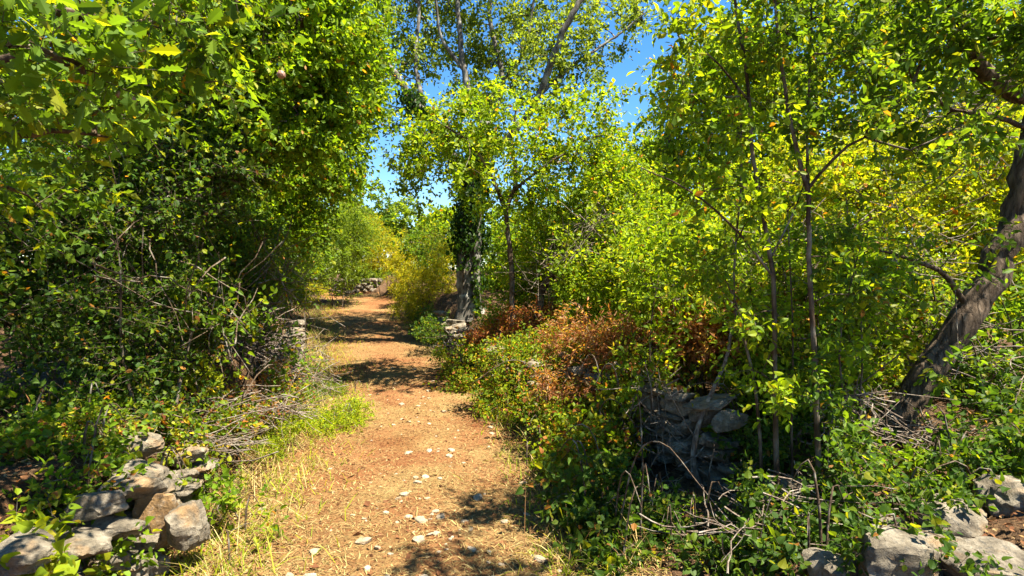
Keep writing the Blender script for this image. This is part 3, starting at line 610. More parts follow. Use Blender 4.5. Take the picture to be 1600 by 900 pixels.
shrub('green bush tucked behind the ivy-covered trunk', 700, 15.5, [(695, 400, 15.5, 35, 45, .9, 80), (660, 385, 16.5, 30, 30, .8, 60), (770, 420, 15, 35, 60, .9, 70)], 'oak', 'ell', .08, 5, 1.8, 63, nl=10, twigs=False)
shrub('tall dark-green bush left of the feathery pale bush', 440, 13.0, [(420, 370, 13, 45, 80, 1.0, 110), (440, 430, 12.6, 30, 40, .8, 60), (400, 450, 12.0, 40, 40, .8, 50)], 'lime', 'ell', .08, 5, 2.4, 64, nl=10, twigs=False)
shrub('low green hedge closing the view where the path turns left', 540, 23, [(540, 420, 23, 50, 30, 1.2, 120), (480, 410, 22, 40, 40, 1.2, 90), (590, 430, 24, 40, 25, 1.2, 80)], 'willow', 'ell', .12, 5, 1.6, 65, nl=10, twigs=False)
FARS = [(560, 27, 325, 50, 60, 'oak', 'rounded far tree above the feathery pale bush'), (640, 30, 345, 45, 36, 'willow', 'far grey-green tree low in the sky gap'),
        (480, 24, 320, 60, 70, 'oak', 'far tree seen behind the left oaks above the path bend'), (700, 26, 365, 45, 40, 'lime', 'far sunlit tree just left of the ivy-covered trunk'),
        (380, 20, 300, 80, 100, 'dark', 'far dark tree behind the left thicket'), (250, 18, 280, 110, 120, 'dark', 'far dark tree filling the left thicket'), (80, 16, 260, 130, 130, 'dark', 'far dark tree at the left edge'),
        (830, 24, 350, 70, 60, 'oak', 'far green tree right of the ivy-covered trunk'), (960, 22, 320, 80, 70, 'lime', 'far tree behind the crooked leaning tree'), (1250, 18, 250, 130, 120, 'oak', 'far tree behind the slim saplings'),
        (1450, 16, 240, 130, 130, 'lime', 'far tree behind the thick leaning trunk'), (1620, 15, 240, 110, 140, 'oak', 'far tree at the right edge')]
for i, (px, d, cy, rx, ry, pal, lab) in enumerate(FARS):
    rm = rx / FPX * d * .8
    back_tree(lab, px, d, [(px, cy, d, rx, ry, rm, 100), (px - rx * .5, cy + ry * .6, d, rx * .6, ry * .6, rm * .7, 44), (px + rx * .5, cy + ry * .7, d, rx * .6, ry * .6, rm * .7, 44)], pal, 70 + i, size=.16, top=cy, r=.13, nl=9, k=4)

# ================================================================== right foreground: saplings, thick leaning trunk
d = 3.3
plant('sapling', 'tallest slim dark sapling curving out of frame, left of the forked one', 'sapling',
      [([on_ground(1216, d), P(1212, 600, d), P(1206, 420, d), P(1178, 260, d), P(1166, 130, d), P(1146, 0, d), P(1135, -120, d)], .0155, .006),
       ([P(1206, 430, d), P(1150, 360, d - .1), P(1080, 300, d - .2), P(1000, 262, d - .2)], .008, .003), ([P(1190, 310, d), P(1155, 290, d), P(1100, 300, d + .1)], .006, .002),
       ([P(1170, 160, d), P(1110, 90, d - .1), P(1060, 60, d - .1)], .007, .002), ([P(1206, 400, d), P(1240, 330, d + .1), P(1265, 260, d + .1)], .006, .002)],
      [(1075, 70, 3.2, 50, 45, .2, 12), (1150, 60, 3.3, 50, 70, .3, 18), (1080, 180, 3.2, 60, 40, .25, 9), (1180, 190, 3.3, 60, 50, .3, 9), (1090, 290, 3.2, 80, 40, .25, 11), (1170, 330, 3.3, 50, 60, .3, 10), (1150, -60, 3.3, 90, 60, .4, 20), (1130, 400, 3.3, 40, 40, .2, 6), (1190, 500, 3.3, 50, 50, .2, 9), (1200, 600, 3.3, 50, 50, .2, 8)],
      shape='ell', pal='lime', size=.042, k=4, nl=8, sl=.14, seed=90, singles=300, start=.2, nbranch=6, rtip=.0022, px_min=10)
plant('sapling', 'slim sapling that forks halfway up, right of the tallest sapling', 'sapling',
      [([on_ground(1282, 3.2), P(1276, 620, 3.2), P(1266, 440, 3.2), P(1262, 300, 3.2)], .016, .012),
       ([P(1262, 300, 3.2), P(1240, 220, 3.2), P(1222, 120, 3.2), P(1208, 0, 3.2), P(1200, -110, 3.2)], .013, .005),
       ([P(1262, 295, 3.2), P(1300, 250, 3.15), P(1350, 215, 3.1), P(1420, 235, 3.05), P(1500, 195, 3.0)], .010, .003),
       ([P(1262, 300, 3.2), P(1260, 200, 3.25), P(1264, 80, 3.3), P(1266, -60, 3.3)], .009, .004)],
      [(1230, 60, 3.2, 60, 70, .3, 18), (1320, 120, 3.2, 60, 60, .3, 18), (1370, 190, 3.1, 70, 40, .25, 14), (1450, 215, 3.0, 60, 30, .2, 9), (1280, 200, 3.3, 50, 60, .3, 12), (1300, 380, 3.2, 60, 50, .25, 9), (1250, -60, 3.2, 100, 60, .4, 20), (1330, 30, 3.3, 60, 50, .3, 12), (1290, 480, 3.2, 60, 50, .25, 10), (1260, 570, 3.2, 50, 50, .2, 8), (1290, 650, 3.2, 50, 40, .2, 7)],
      shape='ell', pal='oak', size=.042, k=4, nl=8, sl=.14, seed=91, singles=300, start=.2, nbranch=6, rtip=.0022, px_min=10)
plant('sapling', 'thin pale-stemmed sapling just left of the tallest sapling', 'sapling',
      [([on_ground(1196, 3.45), P(1180, 600, 3.45), P(1148, 480, 3.45), P(1150, 380, 3.45), P(1158, 270, 3.45), P(1155, 140, 3.45)], .010, .004), ([P(1160, 500, 3.45), P(1130, 430, 3.4), P(1090, 400, 3.4)], .006, .002)],
      [(1150, 160, 3.45, 50, 60, .2, 9), (1130, 280, 3.45, 50, 60, .2, 8), (1110, 410, 3.4, 50, 40, .2, 7), (1170, 470, 3.45, 40, 40, .2, 4)],
      shape='ell', pal='lime', size=.05, k=3, nl=7, sl=.13, seed=92, singles=120, start=.5, nbranch=4, rtip=.002, px_min=10)
plant('dead_sapling', 'pale dead stem leaning across the stone wall left of the saplings', 'dead tree',
      [([on_ground(1098, 3.9), P(1085, 740, 3.85), P(1088, 680, 3.85), P(1110, 620, 3.9), P(1135, 560, 3.95), P(1148, 490, 4.0)], .022, .008),
       ([P(1105, 630, 3.9), P(1125, 640, 3.8), P(1150, 620, 3.75)], .007, .003), ([P(1090, 690, 3.85), P(1060, 640, 3.8), P(1040, 600, 3.75)], .006, .002)],
      [(1140, 480, 4.0, 30, 40, .2, 8), (1060, 600, 3.8, 40, 40, .2, 8)], shape='ell', pal='rust', size=.03, k=1, nl=2, seed=93, bark=M_DEAD, nbranch=4, start=.5, rtip=.002)
for lab, px, dd_, top, lean, sd in [('very thin shoot rising between the two tallest slim saplings', 1240, 3.5, 330, -10, 95), ('slender shoot right of the forked sapling bending right', 1310, 3.4, 360, 40, 96), ('slender shoot left of the dead pale stem', 1015, 4.3, 430, 14, 97), ('whippy shoot halfway between the forked sapling and the leaning trunk', 1350, 3.6, 300, -30, 98)]:
    plant('shoot_plant', lab, 'sapling', [([on_ground(px, dd_), P(px + lean * .2, 640, dd_), P(px + lean * .1, 520, dd_), P(px + lean, top, dd_)], .008, .003)],
          [(px + lean, top + 40, dd_, 50, 60, .25, 14), (px + lean * .4, top + 150, dd_, 60, 60, .25, 10)], shape='ell', pal='lime', size=.042, k=3, nl=7, sl=.13, seed=sd, singles=100, start=.5, nbranch=3, rtip=.0018, px_min=10)
d = 3.9
plant('leaning_tree', 'thick dark trunk leaning out of the frame at the right edge', 'tree',
      [([on_ground(1380, d + .1) - [0, 0, .05], P(1402, 655, d), P(1452, 585, d), P(1506, 505, d), P(1552, 425, d), P(1586, 340, d), P(1608, 240, d), P(1630, 120, d), P(1650, -40, d)], .10, .08),
       ([P(1640, 160, d), P(1585, 145, d - .2), P(1535, 115, d - .3), P(1505, 50, d - .4), P(1475, -30, d - .5)], .065, .04),
       ([P(1520, 490, d), P(1475, 430, d - .1), P(1430, 408, d - .2), P(1375, 392, d - .3)], .022, .006),
       ([P(1600, 200, d), P(1540, 180, d - .3), P(1480, 170, d - .5), P(1450, 140, d - .6)], .018, .006)],
      [(1500, 60, 3.4, 100, 70, .4, 26), (1570, 100, 3.2, 60, 60, .4, 18), (1430, 120, 3.4, 80, 60, .4, 20), (1400, 30, 3.6, 90, 60, .5, 24), (1590, 30, 3.0, 60, 60, .4, 14), (1500, -80, 3.2, 160, 70, .6, 22), (1480, 210, 3.4, 70, 40, .3, 12), (1560, -350, 3.2, 260, 200, .9, 28), (1400, 400, 3.6, 50, 30, .2, 5), (1490, 560, 3.6, 40, 30, .12, 2), (1560, 400, 3.6, 40, 60, .15, 3), (1750, 0, 3.5, 150, 250, .6, 22), (1463, -540, 2.2, 230, 70, .35, 34)],  # last crown mass is unseen overhead, added to throw shade on the near path
      shape='ell', pal='oak', size=.050, k=4, nl=9, sl=.17, seed=94, singles=260, start=.6, nbranch=8, rtip=.003, px_min=12, bark=M_CRACK, knob=.06)

# ================================================================== brambles, dry bracken, weeds along the right wall
def patch(name, label, cat, x, y, blobs, pal, seed, shape='ovate', size=.04, n_arch=5, h=.6, singles=0, k=3, nl=7, sl=.13, **kw):
    rng = np.random.default_rng(800 + seed); b = G(x, y); st = []
    for i in range(n_arch):
        t = b + [rng.normal(0, .18), rng.normal(0, .18), 0] * np.array([1, 1, 1]); t[2] = float(gz(t[0], t[1])) - .02
        a = rng.normal(0, .3, 2) * min(h, .6); hh = h * rng.uniform(.6, 1.1)
        st.append(([t, t + [a[0] * .35, a[1] * .35, hh * .8], t + [a[0] * .8, a[1] * .8, hh], t + [a[0] * 1.4, a[1] * 1.4, hh * .75]], .006, .002))
    return plant(name, label, cat, st, blobs, shape=shape, pal=pal, size=size, seed=seed, singles=singles, start=.15, k=k, nl=nl, sl=sl, rtip=.0018, nbranch=4, bark=M_TWIG, **kw)
def xd(px, d): return (px - 800) / FPX * d
patch('bramble', 'green bramble low on the wall beside the narrow part of the path', 'bramble', xd(735, 8.6), 8.6, [(725, 570, 8.4, 45, 34, .4, 70), (775, 550, 8.6, 45, 26, .4, 60), (725, 600, 7.9, 35, 22, .3, 40)], 'bramble', 100, size=.05)
patch('bramble', 'bramble with yellow leaves hiding the wall below the rusty bracken', 'bramble', xd(815, 6.8), 6.8, [(790, 580, 6.7, 55, 45, .35, 100), (850, 555, 6.9, 60, 40, .35, 100), (810, 635, 6.3, 55, 36, .3, 80), (780, 620, 7.0, 30, 20, .3, 30)], 'bramble', 101, size=.045, h=.8)
patch('bramble', 'reddish bramble right of the one with yellow leaves', 'bramble', xd(890, 5.6), 5.6, [(890, 590, 5.6, 60, 55, .3, 100), (950, 565, 5.6, 60, 50, .3, 100), (880, 660, 5.2, 55, 40, .3, 70), (940, 640, 5.3, 50, 45, .3, 60)], 'bramble', 102, size=.042, h=.9)
patch('bramble', 'bramble hanging over the left end of the bare stone face', 'bramble', xd(950, 4.6), 4.6, [(970, 610, 4.6, 40, 50, .25, 60), (920, 690, 4.4, 55, 45, .25, 80), (960, 690, 4.4, 40, 40, .2, 40), (1050, 590, 4.3, 50, 14, .15, 10)], 'bramble', 103, size=.040, singles=100, px_min=8, h=.8)
patch('leafy_shrub', 'dark green leafy shrub spilling onto the lower right of the path', 'shrub', .66, 3.5, [(930, 760, 3.6, 60, 60, .3, 46), (960, 830, 3.4, 70, 60, .3, 50), (920, 840, 3.4, 35, 40, .2, 20), (975, 760, 3.7, 30, 40, .2, 18), (980, 890, 3.1, 50, 30, .2, 18)], 'dark', 104, size=.042, h=.7, singles=300, n_arch=8, px_min=9)
patch('leafy_shrub', 'pale yellow-green bush at the path edge above the dark leafy shrub', 'shrub', .35, 4.7, [(865, 735, 4.7, 30, 30, .2, 26), (900, 710, 4.8, 35, 30, .2, 26)], 'weed', 105, size=.036, h=.4, singles=60, px_min=8)
patch('undergrowth', 'low green undergrowth below the dead stem at the bottom', 'plant', 1.05, 3.3, [(1080, 850, 3.2, 60, 40, .25, 26), (1130, 880, 3.0, 60, 30, .2, 24), (1040, 830, 3.4, 40, 25, .2, 12)], 'dark', 106, size=.038, h=.4, singles=200, px_min=9)
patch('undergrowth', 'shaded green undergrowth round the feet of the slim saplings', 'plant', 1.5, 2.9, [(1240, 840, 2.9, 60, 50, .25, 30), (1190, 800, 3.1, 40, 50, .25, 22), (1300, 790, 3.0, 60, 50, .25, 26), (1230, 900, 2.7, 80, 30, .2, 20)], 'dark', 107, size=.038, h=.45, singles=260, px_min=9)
patch('undergrowth', 'sunlit leafy sprigs between the saplings and the leaning trunk', 'plant', 2.1, 3.6, [(1340, 720, 3.6, 50, 40, .3, 24), (1440, 750, 3.3, 60, 22, .25, 22), (1320, 620, 3.8, 40, 50, .3, 22), (1500, 720, 3.4, 60, 25, .25, 18)], 'fresh', 108, size=.037, h=.45, singles=260, px_min=9)
patch('undergrowth', 'green weeds over the stones in the lower right corner', 'plant', 2.6, 3.2, [(1540, 690, 3.3, 70, 50, .3, 30), (1590, 640, 3.5, 50, 60, .3, 26)], 'dark', 109, size=.038, h=.45, singles=160, px_min=9)
patch('undergrowth', 'sunlit leaves and stalks between the stone face and the slim saplings', 'plant', xd(1190, 4.2), 4.2, [(1180, 590, 4.2, 50, 50, .3, 34), (1230, 640, 4.0, 50, 60, .3, 34), (1160, 660, 4.1, 30, 40, .2, 14), (1290, 590, 4.2, 50, 40, .3, 26)], 'lime', 130, size=.045, h=.6, singles=150, px_min=9)
patch('undergrowth', 'low leafy plants in the shade left of the thick leaning trunk base', 'plant', xd(1340, 4.5), 4.5, [(1350, 560, 4.5, 60, 50, .35, 40), (1300, 520, 4.7, 60, 40, .35, 34), (1420, 540, 4.8, 50, 40, .35, 26)], 'yellow', 131, size=.045, h=.6, singles=100, px_min=9)
patch('undergrowth', 'leafy bank under the withered bracken heap', 'plant', xd(1030, 4.9), 4.9, [(1010, 580, 5.0, 50, 24, .25, 26), (1090, 565, 5.0, 50, 20, .25, 24), (1140, 570, 4.9, 30, 24, .2, 14)], 'bramble', 132, size=.042, h=.5)
patch('undergrowth', 'leafy tangle over the left wall beside the dead branches', 'plant', wl(4.6) - .1, 4.6, [(330, 670, 4.5, 55, 30, .3, 44), (390, 650, 5.1, 45, 28, .3, 40), (280, 700, 4.0, 45, 30, .25, 34), (430, 615, 6.0, 40, 28, .3, 34)], 'bramble', 133, size=.036, h=.35, singles=80, px_min=9)
patch('undergrowth', 'leafy plants covering the bank above the bottom right boulders', 'plant', 2.3, 3.1, [(1430, 770, 3.0, 60, 25, .2, 30), (1560, 740, 3.0, 60, 25, .2, 26), (1350, 760, 3.0, 50, 40, .2, 26), (1310, 840, 2.8, 40, 40, .2, 16), (1600, 720, 3.1, 40, 30, .2, 14), (1345, 850, 2.4, 30, 30, .1, 7), (1500, 870, 2.3, 30, 25, .08, 4), (1430, 810, 2.6, 40, 15, .1, 6)], 'dark', 134, size=.034, h=.3, singles=200, px_min=9)
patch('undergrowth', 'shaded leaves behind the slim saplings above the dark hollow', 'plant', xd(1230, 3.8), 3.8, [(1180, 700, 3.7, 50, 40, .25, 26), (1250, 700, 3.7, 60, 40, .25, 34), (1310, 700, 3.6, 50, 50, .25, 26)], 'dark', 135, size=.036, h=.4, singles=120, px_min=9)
patch('dry_bracken', 'rusty orange dead bracken lying on the wall beside the big tree', 'bracken', xd(820, 8.2), 8.2, [(780, 520, 8.3, 50, 16, .4, 50), (830, 505, 8.2, 50, 22, .4, 70), (870, 500, 8.0, 30, 18, .3, 26)], 'russet', 110, shape='narrow', size=.06, nl=12, sl=.2)
patch('dry_bracken', 'brown withered bracken heap on top of the wall behind the stone face', 'bracken', xd(1040, 5.2), 5.2, [(1000, 540, 5.2, 70, 30, .35, 80), (1070, 520, 4.9, 70, 36, .3, 90), (1130, 535, 4.6, 50, 36, .25, 50), (1180, 500, 4.5, 50, 45, .25, 36)], 'rust', 111, shape='narrow', size=.055, nl=12, sl=.18, h=.8)
patch('dry_bracken', 'withered brown sprays among the reddish bramble', 'bracken', xd(950, 5.9), 5.9, [(920, 535, 5.6, 70, 40, .3, 90), (980, 560, 5.3, 60, 50, .3, 80), (890, 600, 5.2, 50, 40, .3, 44), (1010, 600, 4.9, 40, 30, .2, 30)], 'rust', 112, shape='narrow', size=.05, nl=10, sl=.16, h=.8)
shrub('lacy lime-green bush between the stone face and the pale-stemmed sapling', 1090, 4.7, [(1060, 470, 4.8, 60, 50, .4, 60), (1110, 430, 4.8, 60, 60, .4, 60), (1040, 400, 5.0, 50, 60, .4, 40), (1150, 540, 4.6, 40, 40, .3, 30)], 'lime', 'ell', .042, 5, 1.2, 17, nl=10)
shrub('fine yellow-green bush right behind the slim saplings', 1230, 4.3, [(1210, 480, 4.3, 60, 70, .4, 70), (1280, 440, 4.3, 60, 70, .4, 70), (1240, 570, 4.2, 60, 50, .3, 50), (1330, 520, 4.3, 50, 60, .35, 50)], 'lime', 'ell', .042, 5, 1.2, 18, nl=10)
shrub('leafy bush hiding the left side of the thick leaning trunk base', 1360, 4.4, [(1330, 590, 4.4, 40, 50, .3, 50), (1310, 640, 4.2, 40, 40, .3, 34), (1420, 470, 4.8, 50, 60, .4, 50)], 'oak', 'ell', .042, 4, .9, 19, nl=9)

# ================================================================== left bank plants
patch('bramble', 'trailing bramble over the grey stones at the lower left', 'bramble', -2.2, 3.2, [(170, 740, 3.2, 60, 40, .25, 26), (150, 860, 2.8, 40, 40, .15, 20), (100, 700, 3.3, 70, 40, .25, 24), (150, 820, 3.0, 50, 50, .2, 18)], 'fresh', 120, size=.038, h=.5, singles=300, px_min=9)
patch('undergrowth', 'brown and green low plants hugging the top of the lower left wall', 'plant', -2.5, 3.4, [(60, 720, 3.2, 80, 25, .25, 34), (150, 690, 3.5, 60, 25, .25, 28), (250, 660, 4.0, 50, 25, .25, 24), (120, 770, 2.9, 40, 30, .12, 10), (40, 800, 2.6, 60, 15, .1, 8)], 'bramble', 136, size=.035, h=.3, singles=200, px_min=9)
patch('dry_bracken', 'pale withered leaves caught in the fallen branches on the left bank', 'bracken', wl(5.2) - .05, 5.2, [(370, 640, 5.1, 60, 22, .3, 34), (300, 600, 4.9, 50, 18, .3, 24), (440, 600, 6.2, 40, 30, .3, 24)], 'rust', 137, shape='narrow', size=.04, nl=8, sl=.14)
patch('vine', 'leafy green runner creeping onto the path at the lower left', 'vine', -1.75, 3.5, [(350, 795, 3.5, 30, 25, .12, 7), (325, 750, 3.6, 25, 30, .12, 8), (385, 825, 3.3, 16, 12, .08, 2)], 'fresh', 121, size=.036, h=.25, singles=160, px_min=9)
patch('nettle', 'leaves poking into the bottom left corner', 'plant', -2.1, 2.35, [(20, 880, 2.35, 40, 30, .15, 8), (60, 900, 2.3, 30, 20, .1, 5)], 'weed', 122, size=.05, h=.3, singles=100, px_min=9)
patch('undergrowth', 'dark leafy undergrowth on the left bank above the stones', 'plant', -3.2, 3.9, [(60, 640, 3.7, 100, 60, .4, 50), (180, 640, 3.9, 80, 50, .4, 36), (260, 620, 4.3, 60, 40, .35, 24)], 'dark', 123, size=.036, h=.6, singles=200, px_min=9)
patch('undergrowth', 'yellowing leafy sprigs over the dead twigs on the left bank', 'plant', -2.9, 4.8, [(285, 580, 4.8, 45, 14, .25, 14), (330, 600, 4.9, 40, 14, .2, 10), (230, 650, 4.2, 40, 15, .2, 10)], 'yellow', 124, size=.042, h=.5, singles=120, px_min=9)
patch('weed_clump', 'bright yellow-green weeds on the left verge of the path', 'weeds', -1.95, 6.1, [(500, 665, 6.1, 60, 22, .4, 110), (450, 680, 5.8, 35, 18, .3, 50), (420, 720, 5.1, 30, 15, .3, 26), (540, 640, 6.6, 30, 12, .3, 30)], 'weed', 125, size=.028, h=.25, k=4, nl=9, sl=.09, shape='ell')
patch('weed_clump', 'darker green grass clump further up the left verge', 'weeds', -2.3, 7.6, [(510, 615, 7.6, 30, 18, .3, 50), (495, 590, 8.4, 20, 15, .3, 30)], 'oak', 126, size=.035, h=.3, k=4, nl=9, sl=.1, shape='narrow')
patch('weed_clump', 'dark green weeds at the foot of the big tree', 'weeds', xd(690, 10.5), 10.5, [(680, 520, 10.6, 30, 25, .4, 60), (660, 500, 11.8, 25, 20, .4, 40)], 'dark', 127, size=.05, h=.4)
patch('weed_clump', 'pale grass tuft left of the path near its far bend', 'weeds', -5.9, 13.5, [(475, 470, 13.5, 20, 20, .4, 40), (490, 455, 15, 20, 14, .4, 30)], 'gold', 128, size=.06, h=.4, shape='narrow')

# ================================================================== stones
def rock_mesh(seed, sub, mat, smooth=True):
    rng = np.random.default_rng(seed); bm = bmesh.new(); bmesh.ops.create_icosphere(bm, subdivisions=sub, radius=1)
    bm.verts.ensure_lookup_table(); dv = np.array([v.co[:] for v in bm.verts]); dv = nrm(dv)
    npl = 15; nn = nrm(rng.normal(0, 1, (npl, 3))); nn = np.concatenate([nn, np.eye(3), -np.eye(3)]); hh = np.concatenate([rng.uniform(.62, .95, npl), rng.uniform(.72, .95, 6)])
    q = np.maximum(dv @ nn.T, 1e-3) / hh; r = 1 / (np.sum(q ** 34, 1) ** (1 / 34))
    r = r * (1 + .035 * np.sin(dv @ rng.normal(0, 5, 3) + 1) + .025 * np.sin(dv @ rng.normal(0, 9, 3)) + .008 * rng.normal(0, 1, len(dv)))
    for f_, a_ in ((3, .05), (6, .03), (12, .018), (24, .01)):
        r = r * (1 + a_ * vnoise(dv[:, 0] * f_ + dv[:, 2] * f_ * .8 + seed, dv[:, 1] * f_ - dv[:, 2] * f_ * .6, seed))
    for v, d_, r_ in zip(bm.verts, dv, r): v.co = Vector(d_ * r_)
    me = bpy.data.meshes.new('stone'); bm.to_mesh(me); bm.free(); me.materials.append(mat)
    if smooth: me.polygons.foreach_set('use_smooth', np.ones(len(me.polygons), bool)); me.set_sharp_from_angle(angle=math.radians(28))
    return me
ROCKS = [rock_mesh(300 + i, 4, M_ROCK) for i in range(9)]; ROCKS2 = [rock_mesh(330 + i, 3, M_ROCK) for i in range(8)]
PEBS = [rock_mesh(360 + i, 2, M_PEB) for i in range(6)]; ROCKO = rock_mesh(390, 4, M_ROCKO)
def stone(parent, me, p, sc, rz, tilt=(0, 0), base=None, name='stone'):
    o = bpy.data.objects.new(name, me); COL.objects.link(o)
    if parent is not None: o.parent = parent
    o.location = p - (base if base is not None else 0); o.scale = sc; o.rotation_euler = (tilt[0], tilt[1], rz); return o
def wall(label, fx, y0, y1, h, seed, meshes, off=0.0, ls=(.16, .36), hs=(.09, .16), ruin=.25):
    rng = np.random.default_rng(seed); b = G(float(fx(y0)) + off, y0); root = thing('stone_wall', label, 'wall', b); root['kind'] = 'thing'
    z = 0.0; course = 0
    while z < h:
        ch = rng.uniform(*hs); y = y0 + rng.uniform(0, .2)
        while y < y1:
            L = rng.uniform(*ls); ym = y + L / 2
            x = float(fx(ym)) + off + rng.normal(0, .035); dx = float(fx(ym + .1) - fx(ym - .1)); az = math.atan2(.2, dx)
            sgn = -1 if off < 0 else 1
            if rng.random() > ruin * (z / h) ** 1.5 and z + ch * .5 < h * (1 + .25 * vnoise(np.array([ym * 1.1]), np.array([seed * 1.7]), 4)[0]):
                g0 = float(gz(x - sgn * .25, ym)) if False else float(pz(ym)) + .05
                stone(root, meshes[rng.integers(len(meshes))], np.array([x + sgn * z * .12, ym, g0 + z + ch / 2]), (L * .56, rng.uniform(.13, .2), ch * .62), az + rng.normal(0, .12), tuple(rng.normal(0, .12, 2)), b)
            y += L * rng.uniform(.9, 1.05) * .2 / math.hypot(.2, dx)
        z += ch * .92; course += 1
    return root
wall('tumbled grey dry-stone wall along the lower left bank', wl, 2.1, 4.0, .5, 401, ROCKS, off=.02, ls=(.12, .30), hs=(.07, .14), ruin=.7)
wall('grey stone wall under the dead twigs further up the left side', wl, 7.0, 10.5, .5, 402, ROCKS2, off=.0, ls=(.12, .28), hs=(.07, .13), ruin=.8)
wall('bare dry-stone wall face behind the pale dead stem', wr, 3.7, 5.6, .86, 403, ROCKS, off=-.08, ls=(.11, .27), hs=(.06, .125), ruin=.5)
wall('overgrown stone wall from the big tree down to the brambles', wr, 5.8, 12.0, .55, 404, ROCKS2, off=-.02, ls=(.12, .30), hs=(.07, .13), ruin=.7)
wall('low tumbled stones among the undergrowth below the thick leaning trunk', wr, 2.5, 3.6, .36, 406, ROCKS, off=-.05, ls=(.13, .3), hs=(.08, .14), ruin=.6)
wall('low stone wall at the far bend of the path', lambda y: -6.2 + 0.9 * (np.asarray(y) - 21.0), 20.6, 22.0, .5, 405, ROCKS2)
def boulder(label, me, px, py, d, sx, sy, sz, rz=0, tilt=(0, 0)):
    p = P(px, py, d); g0 = float(gz(p[0], p[1])); top = p[2] + sz
    if p[2] - sz * .8 > g0:                       # reaches down to the ground it stands on
        sz = min((top - g0 + .04) / 1.75, sz * 1.35); p[2] = top - sz; sx *= 1.08; sy *= 1.08
    o = stone(None, me, p, (sx, sy, sz), rz, tilt, name='boulder'); o['label'] = label; o['category'] = 'stone'; return o
boulder('upright ochre stone slab standing in the left wall', ROCKO, 240, 795, 3.08, .125, .07, .17, .5, (.2, .14))
boulder('white-grey stone leaning right of the ochre slab', ROCKS[1], 292, 815, 3.08, .12, .10, .12, .8, (.2, -.2))
boulder('pale stone lying behind the top of the ochre slab', ROCKS[2], 215, 738, 3.2, .13, .11, .06, .3, (.1, .1))
boulder('wide sunlit flat stone at the left picture edge', ROCKS[3], 30, 775, 2.9, .19, .15, .10, .2, (.1, -.1))
boulder('large dark shaded stone below the flat one at the left edge', ROCKS[4], 45, 835, 2.75, .20, .15, .11, -.2, (0, .1))
boulder('grey slab in the bottom left corner', ROCKS[5], 60, 895, 2.6, .22, .14, .08, .1, (.15, .05))
boulder('broken stone at the foot of the left wall beside the path', ROCKS[6], 215, 880, 3.0, .12, .10, .08, 1.0)
boulder('stone on top of the left wall under the twigs', ROCKS[7], 215, 690, 3.6, .15, .12, .07, .5)
boulder('big grey boulder with dark lichen spots at the bottom right', ROCKS[0], 1405, 872, 2.45, .25, .19, .14, .3, (.15, .1))
boulder('rough brownish boulder in the bottom right corner', ROCKS[8], 1560, 895, 2.35, .22, .18, .11, -.3, (.1, -.1))
boulder('dappled boulder above the gap between the two bottom right boulders', ROCKS[3], 1490, 805, 2.8, .19, .16, .10, .1, (.3, .1))
boulder('grey boulder at the right edge above the bottom right boulders', ROCKS[6], 1580, 765, 2.95, .19, .16, .10, .7, (.2, 0))
boulder('small shaded stone left of the big bottom right boulder', ROCKS[2], 1300, 890, 2.5, .12, .11, .08, .4)
boulder('stone slab lying among leaves under the dappled boulder', ROCKS[5], 1480, 850, 2.7, .16, .13, .07, .2)
boulder('pale stone on the wall top near the rusty bracken', ROCKS[1], 872, 542, 7.4, .17, .13, .08, .4)
# loose stones on the path
rng = np.random.default_rng(55)
NAMED = [(566, 850, .055, 'pale pointed stone on the path near the bottom'), (656, 815, .05, 'larger flat pale stone in the middle of the path'), (688, 811, .04, 'white stone right of the larger flat one on the path'), (671, 838, .03, 'small pale stone below the larger flat one on the path')]
def path_pt(px, py):
    d = 3.0
    for _ in range(40):
        x = (px - 800) / FPX * d; d = (CZ - float(gz(x, d)) - .01) * FPX / (py - 440)
    return np.array([(px - 800) / FPX * d, d, float(ground_sheet(np.array([(px - 800) / FPX * d]), np.array([d]))[0]) + .012])
def pebble(p, r, label, group=None):
    o = stone(None, PEBS[rng.integers(6)], p + [0, 0, r * .12], (r * rng.uniform(.8, 1.3), r * rng.uniform(.7, 1), r * rng.uniform(.3, .5)), rng.uniform(0, 6.28), tuple(rng.normal(0, .15, 2)), name='path_stone')
    o['label'] = label; o['category'] = 'stone'
    if group: o['group'] = group
for px, py, r, lab in NAMED: pebble(path_pt(px, py), r, lab)
for i in range(150):
    y = 2.9 + 6.5 * rng.random() ** 1.6; x = pc(y) + np.clip(rng.normal(.12, .42), -.95, .95)
    pebble(np.array([x, y, float(ground_sheet(np.array([x]), np.array([y]))[0]) + .012]), .012 + .034 * rng.random() ** 2.2, 'small pale stone embedded among others in the path', 'small stones scattered on the path')

